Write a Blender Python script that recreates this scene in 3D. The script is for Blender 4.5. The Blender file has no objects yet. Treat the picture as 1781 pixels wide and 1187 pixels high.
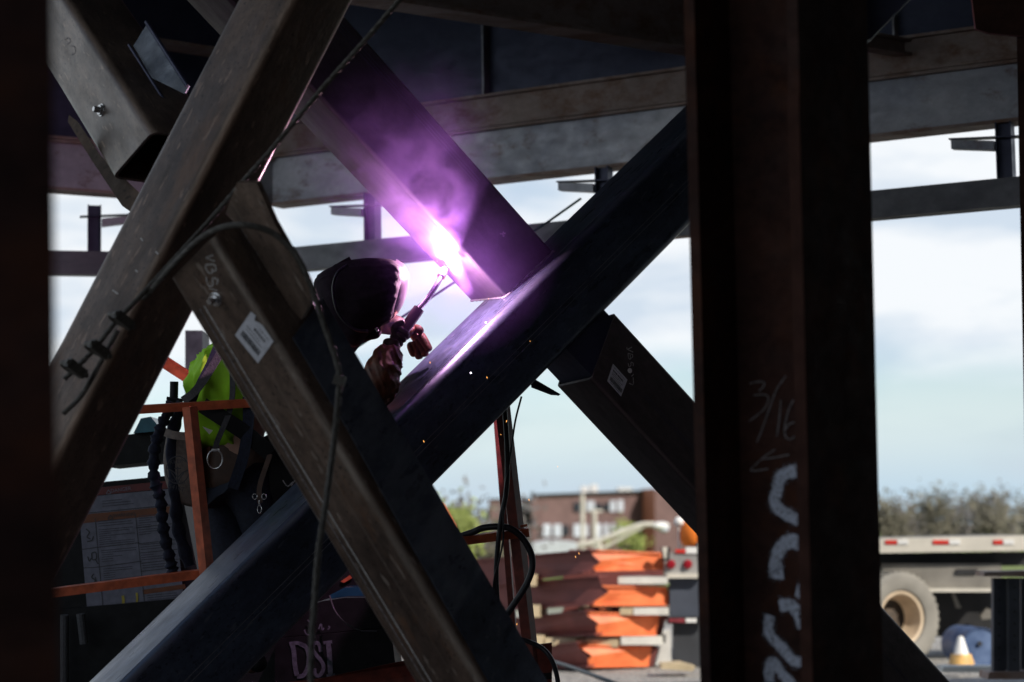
import bpy, bmesh, math, random
from mathutils import Vector, Matrix, noise
random.seed(7)
R = math.radians
sc = bpy.context.scene
col = sc.collection

# ------------------------------------------------------------------ camera
FPX, CX, CY = 3463.0, 890.5, 593.5          # photograph frame 1781 x 1187
PITCH = math.atan(317 / FPX); ROLL = .015
CAM = Vector((0, 0, 1.6))
FW = Vector((0, math.cos(PITCH), math.sin(PITCH)))
_r0 = Vector((1, 0, 0)); _u0 = Vector((0, -math.sin(PITCH), math.cos(PITCH)))
UPV = _u0 * math.cos(ROLL) + _r0 * math.sin(ROLL)
RTV = _r0 * math.cos(ROLL) - _u0 * math.sin(ROLL)
cam_d = bpy.data.cameras.new("camera"); cam = bpy.data.objects.new("camera", cam_d); col.objects.link(cam)
m = Matrix.Identity(4)
for i in range(3):
    m[i][0], m[i][1], m[i][2], m[i][3] = RTV[i], UPV[i], -FW[i], CAM[i]
cam.matrix_world = m
cam_d.sensor_width = 36; cam_d.lens = 36 * FPX / 1781
cam_d.clip_start = .05; cam_d.clip_end = 3000
cam_d.dof.use_dof = True; cam_d.dof.focus_distance = 8.6; cam_d.dof.aperture_fstop = 2.1; cam_d.dof.aperture_blades = 9
sc.camera = cam

# ------------------------------------------------------------------ world + sun
SUN_EL, SUN_AZ = R(36), R(134)              # azimuth clockwise from +Y
sun_dir = Vector((math.sin(SUN_AZ) * math.cos(SUN_EL), math.cos(SUN_AZ) * math.cos(SUN_EL), math.sin(SUN_EL)))
w = bpy.data.worlds.new("World"); sc.world = w; w.use_nodes = True
nt = w.node_tree; nt.nodes.clear()
def N(nt, t, **kw):
    n = nt.nodes.new(t)
    for k, v in kw.items(): setattr(n, k, v)
    return n
wo = N(nt, 'ShaderNodeOutputWorld'); bg1 = N(nt, 'ShaderNodeBackground'); bg2 = N(nt, 'ShaderNodeBackground')
sky = N(nt, 'ShaderNodeTexSky', sky_type='NISHITA'); sky.sun_disc = False
sky.sun_elevation = SUN_EL; sky.sun_rotation = SUN_AZ; sky.air_density = 1.0; sky.dust_density = .25; sky.ozone_density = 3
nt.links.new(sky.outputs[0], bg1.inputs[0]); bg1.inputs[1].default_value = .12
bg2.inputs[1].default_value = 1.0
tc = N(nt, 'ShaderNodeTexCoord'); mp = N(nt, 'ShaderNodeMapping'); mp.inputs['Scale'].default_value = (1.6, 1.6, 5.5); mp.inputs['Location'].default_value = (.4, 0, .35)
nz = N(nt, 'ShaderNodeTexNoise'); nz.inputs['Scale'].default_value = 2.2; nz.inputs['Detail'].default_value = 7; nz.inputs['Roughness'].default_value = .55
sp = N(nt, 'ShaderNodeSeparateXYZ'); mr = N(nt, 'ShaderNodeMapRange'); mr.interpolation_type = 'SMOOTHSTEP'
mr.inputs['From Min'].default_value = .01; mr.inputs['From Max'].default_value = .13
mr.inputs['To Min'].default_value = -.32; mr.inputs['To Max'].default_value = .34
ad = N(nt, 'ShaderNodeMath', operation='ADD'); rmp = N(nt, 'ShaderNodeMapRange'); rmp.interpolation_type = 'SMOOTHSTEP'
rmp.inputs['From Min'].default_value = .38; rmp.inputs['From Max'].default_value = .78
mxw = N(nt, 'ShaderNodeMixShader')
hz = N(nt, 'ShaderNodeMapRange'); hz.interpolation_type = 'SMOOTHSTEP'; hz.inputs['From Min'].default_value = .0; hz.inputs['From Max'].default_value = .09
hc = N(nt, 'ShaderNodeMix', data_type='RGBA'); hc.inputs[6].default_value = (.50, .68, .84, 1); hc.inputs[7].default_value = (.93, .965, 1, 1)
zc = N(nt, 'ShaderNodeMapRange'); zc.interpolation_type = 'SMOOTHSTEP'; zc.inputs['From Min'].default_value = .30; zc.inputs['From Max'].default_value = .6; zc.inputs['To Min'].default_value = 1; zc.inputs['To Max'].default_value = .12
fl_ = N(nt, 'ShaderNodeMapRange'); fl_.interpolation_type = 'SMOOTHSTEP'; fl_.inputs['From Min'].default_value = .0; fl_.inputs['From Max'].default_value = .10; fl_.inputs['To Min'].default_value = .93; fl_.inputs['To Max'].default_value = 0
mxm = N(nt, 'ShaderNodeMath', operation='MAXIMUM'); mlm = N(nt, 'ShaderNodeMath', operation='MULTIPLY')
L = nt.links.new
L(tc.outputs['Generated'], mp.inputs[0]); L(mp.outputs[0], nz.inputs['Vector']); L(tc.outputs['Generated'], sp.inputs[0])
L(sp.outputs[2], mr.inputs['Value']); L(nz.outputs[0], ad.inputs[0]); L(mr.outputs[0], ad.inputs[1]); L(ad.outputs[0], rmp.inputs['Value'])
L(sp.outputs[2], hz.inputs['Value']); L(sp.outputs[2], zc.inputs['Value']); L(sp.outputs[2], fl_.inputs['Value'])
L(rmp.outputs[0], mlm.inputs[0]); L(zc.outputs[0], mlm.inputs[1]); L(mlm.outputs[0], mxm.inputs[0]); L(fl_.outputs[0], mxm.inputs[1])
n2 = N(nt, 'ShaderNodeTexNoise'); n2.inputs['Scale'].default_value = 5; n2.inputs['Detail'].default_value = 6; L(mp.outputs[0], n2.inputs['Vector'])
r3 = N(nt, 'ShaderNodeMapRange'); r3.inputs['From Min'].default_value = .44; r3.inputs['From Max'].default_value = .60; r3.inputs['To Max'].default_value = .75; L(n2.outputs[0], r3.inputs['Value'])
gc = N(nt, 'ShaderNodeMix', data_type='RGBA'); gc.inputs[7].default_value = (.56, .68, .82, 1); L(r3.outputs[0], gc.inputs[0]); L(hc.outputs[2], gc.inputs[6])
L(hz.outputs[0], hc.inputs[0]); L(gc.outputs[2], bg2.inputs[0]); L(mxm.outputs[0], mxw.inputs[0]); L(bg1.outputs[0], mxw.inputs[1]); L(bg2.outputs[0], mxw.inputs[2]); L(mxw.outputs[0], wo.inputs[0])

sd = bpy.data.lights.new("sun", 'SUN'); sd.energy = 5.0; sd.angle = R(.5); sd.color = (1, .93, .82)
so = bpy.data.objects.new("sun", sd); col.objects.link(so); so.rotation_euler = sun_dir.to_track_quat('Z', 'Y').to_euler(); so.location = (20, -10, 20)

sc.view_settings.view_transform = 'Standard'; sc.view_settings.look = 'None'
sc.view_settings.exposure = 0; sc.view_settings.gamma = 1; sc.view_settings.use_curve_mapping = False
sc.cycles.use_denoising = True; sc.cycles.max_bounces = 6; sc.cycles.volume_bounces = 1
sc.cycles.use_adaptive_sampling = False; sc.cycles.caustics_reflective = False; sc.cycles.caustics_refractive = False

# ------------------------------------------------------------------ helpers
def at(x, y, d):
    return CAM + d * (FW + (x - CX) / FPX * RTV - (y - CY) / FPX * UPV)
def on_plane(x, y, P, n, off=0):
    r = FW + (x - CX) / FPX * RTV - (y - CY) / FPX * UPV
    t = (P - CAM).dot(n) / r.dot(n)
    return CAM + r * t + n * off
def thing(name, label, cat, loc, group=None):
    o = bpy.data.objects.new(name, None); col.objects.link(o); o.location = loc; o.empty_display_size = .2
    o['label'] = label; o['category'] = cat
    if group: o['group'] = group
    return o
def tag(o, label, cat, group=None, kind=None):
    o['label'] = label; o['category'] = cat
    if group: o['group'] = group
    if kind: o['kind'] = kind
    return o
def obj(name, bm, mat, parent=None, smooth=35, bevel=0):
    if isinstance(bm, bmesh.types.BMesh):
        if bevel:
            es = [e for e in bm.edges if len(e.link_faces) == 2 and e.calc_face_angle(0) > .6]
            bmesh.ops.bevel(bm, geom=es, offset=bevel, segments=2, affect='EDGES', clamp_overlap=True)
        bmesh.ops.recalc_face_normals(bm, faces=bm.faces[:])
        me = bpy.data.meshes.new(name); bm.to_mesh(me); bm.free()
    else: me = bm
    for p in me.polygons: p.use_smooth = bool(smooth)
    if smooth: me.set_sharp_from_angle(angle=R(smooth))
    me.materials.clear(); me.materials.append(mat)
    # origin at the mesh's own lowest centre unless it is a part
    o = bpy.data.objects.new(name, me); col.objects.link(o)
    if parent is not None:
        root = parent
        mw = Matrix.Identity(4); chain = []
        while root is not None: chain.append(root); root = root.parent
        for c in reversed(chain): mw = mw @ c.matrix_parent_inverse @ Matrix.Translation(c.location)
        o.parent = parent; o.matrix_parent_inverse = mw.inverted()
    return o
def struct(name, bm, mat, **k):
    o = obj(name, bm, mat, **k); o['kind'] = 'structure'; return o
def quad(bm, vs): return bm.faces.new([bm.verts.new(v) for v in vs])
def prism(bm, pts, ext):
    """closed prism: list of 3D points + extrusion vector"""
    a = [bm.verts.new(p) for p in pts]; b = [bm.verts.new(Vector(p) + ext) for p in pts]
    n = len(a); bm.faces.new(a); bm.faces.new(b[::-1])
    for i in range(n): bm.faces.new((a[i], b[i], b[(i + 1) % n], a[(i + 1) % n]))
def pxprism(bm, poly, d, th, dirv=Vector((0, 1, 0))):
    prism(bm, [at(p[0], p[1], p[2] if len(p) > 2 else d) for p in poly], dirv.normalized() * th)
def rectp(x0, y0, x1, y1): return [(x0, y0), (x1, y0), (x1, y1), (x0, y1)]
def box(bm, c, sx, sy, sz, rot=None):
    M = (rot or Matrix.Identity(3))
    vs = [bm.verts.new(Vector(c) + M @ Vector((x * sx / 2, y * sy / 2, z * sz / 2))) for x in (-1, 1) for y in (-1, 1) for z in (-1, 1)]
    for f in ((0, 1, 3, 2), (4, 6, 7, 5), (0, 4, 5, 1), (2, 3, 7, 6), (0, 2, 6, 4), (1, 5, 7, 3)): bm.faces.new([vs[i] for i in f])
def frames(pts):
    ts = []
    for i in range(len(pts)):
        a = pts[max(i - 1, 0)]; b = pts[min(i + 1, len(pts) - 1)]; ts.append((b - a).normalized())
    u = ts[0].orthogonal().normalized(); fr = []
    for t in ts:
        u = (u - t * u.dot(t))
        u = u.normalized() if u.length > 1e-6 else t.orthogonal().normalized()
        fr.append((t, u, t.cross(u)))
    return fr
def sweep(bm, pts, rad, n=10, flat=1, caps=True):
    pts = [Vector(p) for p in pts]; fr = frames(pts); rings = []
    for i, (p, (t, u, v)) in enumerate(zip(pts, fr)):
        r = rad[i] if isinstance(rad, (list, tuple)) else rad
        rings.append([bm.verts.new(p + (u * math.cos(a) + v * math.sin(a) * flat) * r) for a in [2 * math.pi * k / n for k in range(n)]])
    for a, b in zip(rings, rings[1:]):
        for k in range(n): bm.faces.new((a[k], a[(k + 1) % n], b[(k + 1) % n], b[k]))
    if caps: bm.faces.new(rings[0][::-1]); bm.faces.new(rings[-1])
def smooth_path(pts, n=8):
    pts = [Vector(p) for p in pts]; out = []
    P = [pts[0] * 2 - pts[1]] + pts + [pts[-1] * 2 - pts[-2]]
    for i in range(1, len(P) - 2):
        for k in range(n):
            t = k / n; a, b, c, d = P[i - 1:i + 3]
            out.append(.5 * ((2 * b) + (c - a) * t + (2 * a - 5 * b + 4 * c - d) * t * t + (3 * b - a - 3 * c + d) * t ** 3))
    out.append(pts[-1]); return out
def pathpx(pts, n=8): return smooth_path([at(*p) for p in pts], n)
def rope(bm, path, r, strands=6, pitch=.05):
    L_ = 0; fr = frames(path)
    # resample
    q = [path[0]]; 
    tot = sum((b - a).length for a, b in zip(path, path[1:])); step = pitch / 9
    acc = 0
    for a, b in zip(path, path[1:]):
        seg = (b - a).length; s = step - acc
        while s < seg: q.append(a.lerp(b, s / seg)); s += step
        acc = seg - (s - step)
    fr = frames(q)
    for k in range(strands):
        pp = []
        for i, (p, (t, u, v)) in enumerate(zip(q, fr)):
            a = 2 * math.pi * (k / strands + i * step / pitch); pp.append(p + (u * math.cos(a) + v * math.sin(a)) * r * .62)
        sweep(bm, pp, r * .42, 5)
def lathe(bm, prof, M, n=32, close=False):
    rings = []
    for (r, z) in prof:
        rings.append([bm.verts.new(M @ Vector((r * math.cos(a), r * math.sin(a), z))) for a in [2 * math.pi * k / n for k in range(n)]])
    for a, b in zip(rings, rings[1:]):
        for k in range(n): bm.faces.new((a[k], a[(k + 1) % n], b[(k + 1) % n], b[k]))
    if close: bm.faces.new(rings[0][::-1]); bm.faces.new(rings[-1])
def axmat(P, z, x=None):
    z = Vector(z).normalized(); x = Vector(x) if x is not None else z.orthogonal()
    x = (x - z * x.dot(z)).normalized(); y = z.cross(x)
    M = Matrix.Identity(4)
    for i in range(3): M[i][0], M[i][1], M[i][2], M[i][3] = x[i], y[i], z[i], P[i]
    return M
def stroke(bm, pts, width, P, n, off=.0012, jitter=0):
    """flat ribbon lying on the plane (P, n) through pixels pts"""
    q = smooth_path([on_plane(x, y, P, n, off) for x, y in pts], 6) if len(pts) > 2 else [on_plane(x, y, P, n, off) for x, y in pts]
    fr = []
    L_ = []; R_ = []
    for i, p in enumerate(q):
        t = (q[min(i + 1, len(q) - 1)] - q[max(i - 1, 0)]).normalized(); s = n.cross(t).normalized()
        wd = width * (1 + jitter * (random.random() - .5))
        L_.append(bm.verts.new(p + s * wd / 2)); R_.append(bm.verts.new(p - s * wd / 2))
    for i in range(len(q) - 1): bm.faces.new((L_[i], L_[i + 1], R_[i + 1], R_[i]))
def text_mesh(s, a, b, P, n, off=.0015, squash=1.0):
    """built-in lettering running from pixel a to pixel b along the plane"""
    A = on_plane(*a, P, n, off); B = on_plane(*b, P, n, off)
    cu = bpy.data.curves.new("text", 'FONT'); cu.body = s; to = bpy.data.objects.new("t", cu); col.objects.link(to)
    bpy.context.view_layer.update(); dg = bpy.context.evaluated_depsgraph_get()
    me = bpy.data.meshes.new_from_object(to.evaluated_get(dg)); bpy.data.objects.remove(to)
    xs = [v.co.x for v in me.vertices]; x0, x1 = min(xs), max(xs)
    X = (B - A); sc_ = X.length / (x1 - x0); X.normalize(); nn = n if n.dot(CAM - A) > 0 else -n
    Y = nn.cross(X)
    for v in me.vertices: v.co = A + X * (v.co.x - x0) * sc_ + Y * v.co.y * sc_ * squash
    return me
def shove(me, amp, scale, stretch=(1, 1, 1), seed=0, kind='ridge', along=None):
    """cloth folds: move vertices along their normals"""
    me.update(); nv = [v.normal.copy() for v in me.vertices]
    for v, nn in zip(me.vertices, nv):
        c_ = v.co
        if along: c_ = Vector((v.co.x * along[1] - v.co.z * along[0], v.co.y, v.co.x * along[0] + v.co.z * along[1]))
        p = Vector((c_.x * stretch[0], c_.y * stretch[1], c_.z * stretch[2])) * scale + Vector((seed, seed * .7, 0))
        if kind == 'ridge': k = 1 - 2 * abs(noise.noise(p)) ** .8 + .35 * noise.noise(p * 2.3)
        elif kind == 'fold': k = 1.2 * (1 - abs(noise.noise(p)) * 2.2) ** 3 - .5 + .3 * noise.noise(p * 2.7)
        else: k = noise.noise(p) + .4 * noise.noise(p * 2.1)
        v.co += nn * amp * k
    me.update()
def skin(name, verts, edges, sub=3, root=0):
    me = bpy.data.meshes.new(name); me.from_pydata([v[0] for v in verts], edges, [])
    o = bpy.data.objects.new("tmp", me); col.objects.link(o)
    o.modifiers.new("s", 'SKIN'); 
    for i, v in enumerate(verts):
        r = v[1] if isinstance(v[1], tuple) else (v[1], v[1]); me.skin_vertices[0].data[i].radius = r
        me.skin_vertices[0].data[i].use_root = (i == root)
    s = o.modifiers.new("d", 'SUBSURF'); s.levels = sub; s.render_levels = sub
    bpy.context.view_layer.update(); dg = bpy.context.evaluated_depsgraph_get()
    out = bpy.data.meshes.new_from_object(o.evaluated_get(dg)); bpy.data.objects.remove(o)
    return out
def chain(n): return [(i, i + 1) for i in range(n - 1)]
def blob(bm, secs, n=28):
    """loft of elliptic sections: (centre, axisA vector, axisB vector)"""
    rings = []
    for c, a, b in secs:
        rings.append([bm.verts.new(c + a * math.cos(t) + b * math.sin(t)) for t in [2 * math.pi * k / n for k in range(n)]])
    for r, s in zip(rings, rings[1:]):
        for k in range(n): bm.faces.new((r[k], r[(k + 1) % n], s[(k + 1) % n], s[k]))
    bm.faces.new(rings[0][::-1]); bm.faces.new(rings[-1])

# ------------------------------------------------------------------ materials
def mat_base(name):
    mt = bpy.data.materials.new(name); mt.use_nodes = True; nt = mt.node_tree
    return mt, nt, nt.nodes['Principled BSDF']
def steel(name, c1, c2, rough=.5, metal=.25, axis=None, spec=.5, rust=None, rust_amt=.0, scratch=.35, bump=.12, patch=3.0, light=None, edge_glint=None, mot=.4, coat=0, pits=False):
    mt, nt, b = mat_base(name); L = nt.links.new
    tc = N(nt, 'ShaderNodeTexCoord'); vec = tc.outputs['Object']
    if axis:
        cb = N(nt, 'ShaderNodeCombineXYZ')
        for i, a in enumerate(axis):
            d = N(nt, 'ShaderNodeVectorMath', operation='DOT_PRODUCT'); d.inputs[1].default_value = a; L(vec, d.inputs[0]); L(d.outputs['Value'], cb.inputs[i])
        vec = cb.outputs[0]
    def nz(scale, mscale=(1, 1, 1), det=6, ro=.6):
        mp = N(nt, 'ShaderNodeMapping'); mp.inputs['Scale'].default_value = mscale; n = N(nt, 'ShaderNodeTexNoise')
        n.inputs['Scale'].default_value = scale; n.inputs['Detail'].default_value = det; n.inputs['Roughness'].default_value = ro
        L(vec, mp.inputs[0]); L(mp.outputs[0], n.inputs['Vector']); return n.outputs[0]
    def rng(s, a, b_, c=0, d=1):
        r = N(nt, 'ShaderNodeMapRange'); r.inputs['From Min'].default_value = a; r.inputs['From Max'].default_value = b_
        r.inputs['To Min'].default_value = c; r.inputs['To Max'].default_value = d; L(s, r.inputs['Value']); return r.outputs[0]
    def mix(f, a, c, blend='MIX'):
        m = N(nt, 'ShaderNodeMix', data_type='RGBA'); m.blend_type = blend
        if isinstance(f, float): m.inputs[0].default_value = f
        else: L(f, m.inputs[0])
        for s, v in ((m.inputs[6], a), (m.inputs[7], c)):
            if isinstance(v, tuple): s.default_value = v + (1,)
            else: L(v, s)
        return m.outputs[2]
    big = rng(nz(patch, (.5, 1, 1)), .32, .68)
    c = mix(big, c1, c2)
    lc = light or tuple(min(1, v * 2.1) for v in c2)
    mott = rng(nz(26, (.6, 1, 1), 8, .7), .3, .7, 1 - mot, 1 + mot)
    c = mix(1.0, c, mott, 'MULTIPLY')
    lc = light or tuple(min(1, v * 2.1) for v in c2)
    if pits:
        c = mix(rng(nz(75, (.8, 1, 1), 3, .5), .60, .68, 0, .65), c, tuple(v * .35 for v in c1))
        c = mix(rng(nz(48, (.25, 1, 1), 2, .5), .655, .70, 0, .55), c, lc)
        c = mix(rng(nz(4.5, (.35, 1, 1), 7, .75), .54, .66, 0, .6), c, tuple(v * .7 for v in c1))
    streak = rng(nz(9, (.06, 5, 5), 3, .5), .60, .78, 0, scratch)
    c = mix(streak, c, lc)
    if rust: c = mix(rng(nz(6, (.4, 1, 1), 6, .7), .60 - rust_amt * .2, .72 - rust_amt * .1, 0, .85), c, rust)
    if edge_glint:   # corner highlight painted as a lighter streak along the tube crease
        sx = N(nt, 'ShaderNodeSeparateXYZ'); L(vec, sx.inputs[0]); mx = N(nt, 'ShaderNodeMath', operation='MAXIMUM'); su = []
        for i, o_ in ((1, edge_glint[0]), (2, edge_glint[1])):
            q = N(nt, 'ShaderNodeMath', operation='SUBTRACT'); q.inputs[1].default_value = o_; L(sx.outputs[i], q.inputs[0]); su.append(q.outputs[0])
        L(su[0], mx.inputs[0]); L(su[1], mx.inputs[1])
        wm = rng(mx.outputs[0], edge_glint[2] * .75, edge_glint[2] * .35, 0, 1); wn = rng(nz(22, (.15, 1, 1), 5), .35, .6, .15, .8)
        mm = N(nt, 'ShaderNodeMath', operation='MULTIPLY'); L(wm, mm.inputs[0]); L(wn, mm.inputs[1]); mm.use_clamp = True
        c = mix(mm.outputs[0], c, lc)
    L(c, b.inputs['Base Color']); b.inputs['Metallic'].default_value = metal
    b.inputs['Specular IOR Level'].default_value = spec; b.inputs['Coat Weight'].default_value = coat; b.inputs['Coat Roughness'].default_value = .32
    L(rng(nz(14, (.3, 1, 1), 6), .3, .7, rough - .12, rough + .14), b.inputs['Roughness'])
    bp = N(nt, 'ShaderNodeBump'); bp.inputs['Strength'].default_value = bump; bp.inputs['Distance'].default_value = .004
    L(nz(60, (.4, 1, 1), 4), bp.inputs['Height']); L(bp.outputs[0], b.inputs['Normal'])
    return mt
def plain(name, c, rough=.6, metal=0, var=.35, scale=12, bump=0, c2=None, spec=.5, mscale=(1, 1, 1), coord='Object'):
    mt, nt, b = mat_base(name); L = nt.links.new
    tc = N(nt, 'ShaderNodeTexCoord'); n = N(nt, 'ShaderNodeTexNoise'); n.inputs['Scale'].default_value = scale; n.inputs['Detail'].default_value = 6
    mp = N(nt, 'ShaderNodeMapping'); mp.inputs['Scale'].default_value = mscale; L(tc.outputs[coord], mp.inputs[0]); L(mp.outputs[0], n.inputs['Vector'])
    r = N(nt, 'ShaderNodeMapRange'); r.inputs['From Min'].default_value = .3; r.inputs['From Max'].default_value = .7; L(n.outputs[0], r.inputs['Value'])
    m = N(nt, 'ShaderNodeMix', data_type='RGBA'); L(r.outputs[0], m.inputs[0])
    m.inputs[6].default_value = tuple(v * (1 - var) for v in c) + (1,)
    m.inputs[7].default_value = (tuple(c2) if c2 else tuple(min(1, v * (1 + var)) for v in c)) + (1,)
    L(m.outputs[2], b.inputs['Base Color']); b.inputs['Roughness'].default_value = rough; b.inputs['Metallic'].default_value = metal
    b.inputs['Specular IOR Level'].default_value = spec
    if bump:
        bp = N(nt, 'ShaderNodeBump'); bp.inputs['Strength'].default_value = bump; bp.inputs['Distance'].default_value = .01; L(n.outputs[0], bp.inputs['Height']); L(bp.outputs[0], b.inputs['Normal'])
    return mt
def glow(name, c, s):
    mt, nt, b = mat_base(name); b.inputs['Base Color'].default_value = c + (1,); b.inputs['Emission Color'].default_value = c + (1,); b.inputs['Emission Strength'].default_value = s
    return mt

BROWN1, BROWN2 = (.10, .075, .058), (.19, .145, .112)
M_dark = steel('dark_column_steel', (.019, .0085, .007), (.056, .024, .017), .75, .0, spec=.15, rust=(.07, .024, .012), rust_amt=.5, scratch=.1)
M_beam = steel('mill_steel_beam', (.30, .31, .36), (.62, .61, .63), .45, .3, mot=.12, patch=1.6, rust=(.16, .085, .055), rust_amt=.25, scratch=.1)
M_beam_brown = steel('rusty_beam_steel', (.26, .19, .165), (.44, .34, .30), .6, .15, mot=.15, patch=2, rust=(.20, .09, .045), rust_amt=.6, scratch=.1)
M_rail = steel('dark_rail_steel', (.10, .10, .115), (.19, .19, .205), .5, .3, mot=.12, scratch=.05)
M_navy = steel('blue_mill_steel', (.040, .045, .085), (.075, .080, .13), .42, .4, scratch=.05, mot=.12)
M_gal = steel('galvanised_bolt_zinc', (.5, .5, .5), (.75, .75, .76), .22, .9, scratch=.05)
M_weld = steel('weld_bead_metal', (.16, .16, .18), (.34, .34, .36), .35, .6)
M_orange = plain('orange_lift_paint', (.42, .085, .03), .5, 0, .3, 22, c2=(.62, .13, .05))
M_redpaint = plain('dull_red_paint', (.16, .03, .018), .5, 0, .4, 22)
M_black = plain('black_plastic', (.009, .009, .010), .6, 0, .4, 18, .1, spec=.2)
M_rubber = plain('black_rubber', (.014, .016, .02), .42, 0, .3, 40)
M_rope = plain('greased_wire_rope', (.065, .058, .048), .6, .2, .4, 90)
M_chalk = plain('chalk_mark', (.42, .40, .38), .9, 0, .35, 160)
M_scratch = plain('faint_chalk', (.22, .20, .20), .9, 0, .5, 120)
M_spray = plain('white_spray_paint', (.50, .53, .62), .8, 0, .25, 130)
M_sticker = plain('paper_sticker', (.62, .62, .66), .7, 0, .12, 40)
M_ink = plain('black_ink', (.03, .03, .035), .6, 0, .2, 40)
M_white = plain('white_paint', (.78, .77, .74), .5, 0, .1, 8)
M_red = plain('red_reflector', (.6, .03, .02), .4, 0, .2, 10)
M_lime = plain('lime_shirt_cloth', (.30, .62, .015), .8, 0, .15, 14)
M_leather = plain('rust_brown_leather', (.060, .017, .008), .55, 0, .3, 30, .4, c2=(.13, .036, .015), spec=.4)
M_glove = plain('dark_glove_leather', (.022, .011, .009), .6, 0, .3, 30, .35, c2=(.045, .02, .014), spec=.35)
M_hood = plain('black_hood_cloth', (.017, .010, .017), .8, 0, .3, 40, .3, spec=.12)
M_visor = plain('glossy_helmet_shell', (.05, .035, .05), .28, 0, .2, 10)
M_jeans = plain('dark_denim', (.015, .02, .035), .85, 0, .35, 60, .3)
M_canvas = plain('canvas_pouch_cloth', (.13, .105, .09), .85, 0, .25, 50, .3)
M_lbrown = plain('brown_leather_pouch', (.07, .035, .022), .6, 0, .3, 25, .2)
M_web = plain('grey_webbing', (.055, .055, .06), .8, 0, .3, 120, .3)
M_blueweb = plain('navy_webbing', (.007, .011, .028), .8, 0, .4, 60, .4)
M_skin = plain('skin', (.45, .25, .18), .5, 0, .1, 20)
def speckle(mt, lo, hi, scale, top=1.0):
    nt = mt.node_tree; b = nt.nodes['Principled BSDF']; tc = N(nt, 'ShaderNodeTexCoord'); n = N(nt, 'ShaderNodeTexNoise'); n.inputs['Scale'].default_value = scale; n.inputs['Detail'].default_value = 5; n.inputs['Roughness'].default_value = .7
    r = N(nt, 'ShaderNodeMapRange'); r.inputs['From Min'].default_value = lo; r.inputs['From Max'].default_value = hi; r.inputs['To Max'].default_value = top
    nt.links.new(tc.outputs['Object'], n.inputs['Vector']); nt.links.new(n.outputs[0], r.inputs['Value']); nt.links.new(r.outputs[0], b.inputs['Alpha']); return mt
speckle(M_spray, .36, .46, 110); speckle(M_chalk, .30, .44, 170); speckle(M_scratch, .32, .46, 150)
M_mist = speckle(plain('spray_mist', (.42, .45, .54), .8, 0, .2, 130), .50, .62, 150, .55)
# ------------------------------------------------------------------ ground and deck
def ground():
    bm = bmesh.new(); nx, ny = 60, 90
    xs = [-900 + 1800 * i / nx for i in range(nx + 1)]
    ys = [-60, -30, -10, 0, 5, 10, 15, 20, 25, 30, 36, 42, 50, 60, 75, 95, 120, 160, 220, 300, 450, 700, 1100, 1800]
    def h(y): 
        t = min(1, max(0, (y - 38) / 70)); return -6 * t * t * (3 - 2 * t)
    g = [[bm.verts.new((x, y, h(y))) for x in xs] for y in ys]
    for a, b in zip(g, g[1:]):
        for i in range(nx): bm.faces.new((a[i], a[i + 1], b[i + 1], b[i]))
    mt, nt, b = mat_base('gravel_ground'); L = nt.links.new
    tc = N(nt, 'ShaderNodeTexCoord'); v = N(nt, 'ShaderNodeTexVoronoi'); v.inputs['Scale'].default_value = 26
    n = N(nt, 'ShaderNodeTexNoise'); n.inputs['Scale'].default_value = .5; n.inputs['Detail'].default_value = 8
    L(tc.outputs['Object'], v.inputs['Vector']); L(tc.outputs['Object'], n.inputs['Vector'])
    cr = N(nt, 'ShaderNodeValToRGB'); cr.color_ramp.elements[0].color = (.18, .17, .16, 1); cr.color_ramp.elements[1].color = (.48, .46, .43, 1)
    L(v.outputs['Color'], cr.inputs[0])
    sp = N(nt, 'ShaderNodeSeparateXYZ'); L(tc.outputs['Object'], sp.inputs[0])
    r = N(nt, 'ShaderNodeMapRange'); r.inputs['From Min'].default_value = 32; r.inputs['From Max'].default_value = 45; L(sp.outputs[1], r.inputs['Value'])
    m = N(nt, 'ShaderNodeMix', data_type='RGBA'); L(r.outputs[0], m.inputs[0]); L(cr.outputs[0], m.inputs[6]); 
    gr = N(nt, 'ShaderNodeMix', data_type='RGBA'); L(n.outputs[0], gr.inputs[0]); gr.inputs[6].default_value = (.10, .14, .035, 1); gr.inputs[7].default_value = (.22, .26, .07, 1); L(gr.outputs[2], m.inputs[7])
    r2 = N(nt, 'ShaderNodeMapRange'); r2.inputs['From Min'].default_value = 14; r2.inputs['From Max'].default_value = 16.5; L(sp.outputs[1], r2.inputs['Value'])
    m2 = N(nt, 'ShaderNodeMix', data_type='RGBA'); L(r2.outputs[0], m2.inputs[0]); m2.inputs[6].default_value = (.07, .062, .055, 1); L(m.outputs[2], m2.inputs[7])  # near ground made darker under the deck to cut bounce light
    L(m2.outputs[2], b.inputs['Base Color']); b.inputs['Roughness'].default_value = .9
    bp = N(nt, 'ShaderNodeBump'); bp.inputs['Strength'].default_value = .8; bp.inputs['Distance'].default_value = .03; L(v.outputs['Distance'], bp.inputs['Height']); L(bp.outputs[0], b.inputs['Normal'])
    struct('ground', bm, mt, smooth=60)
ground()
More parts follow.
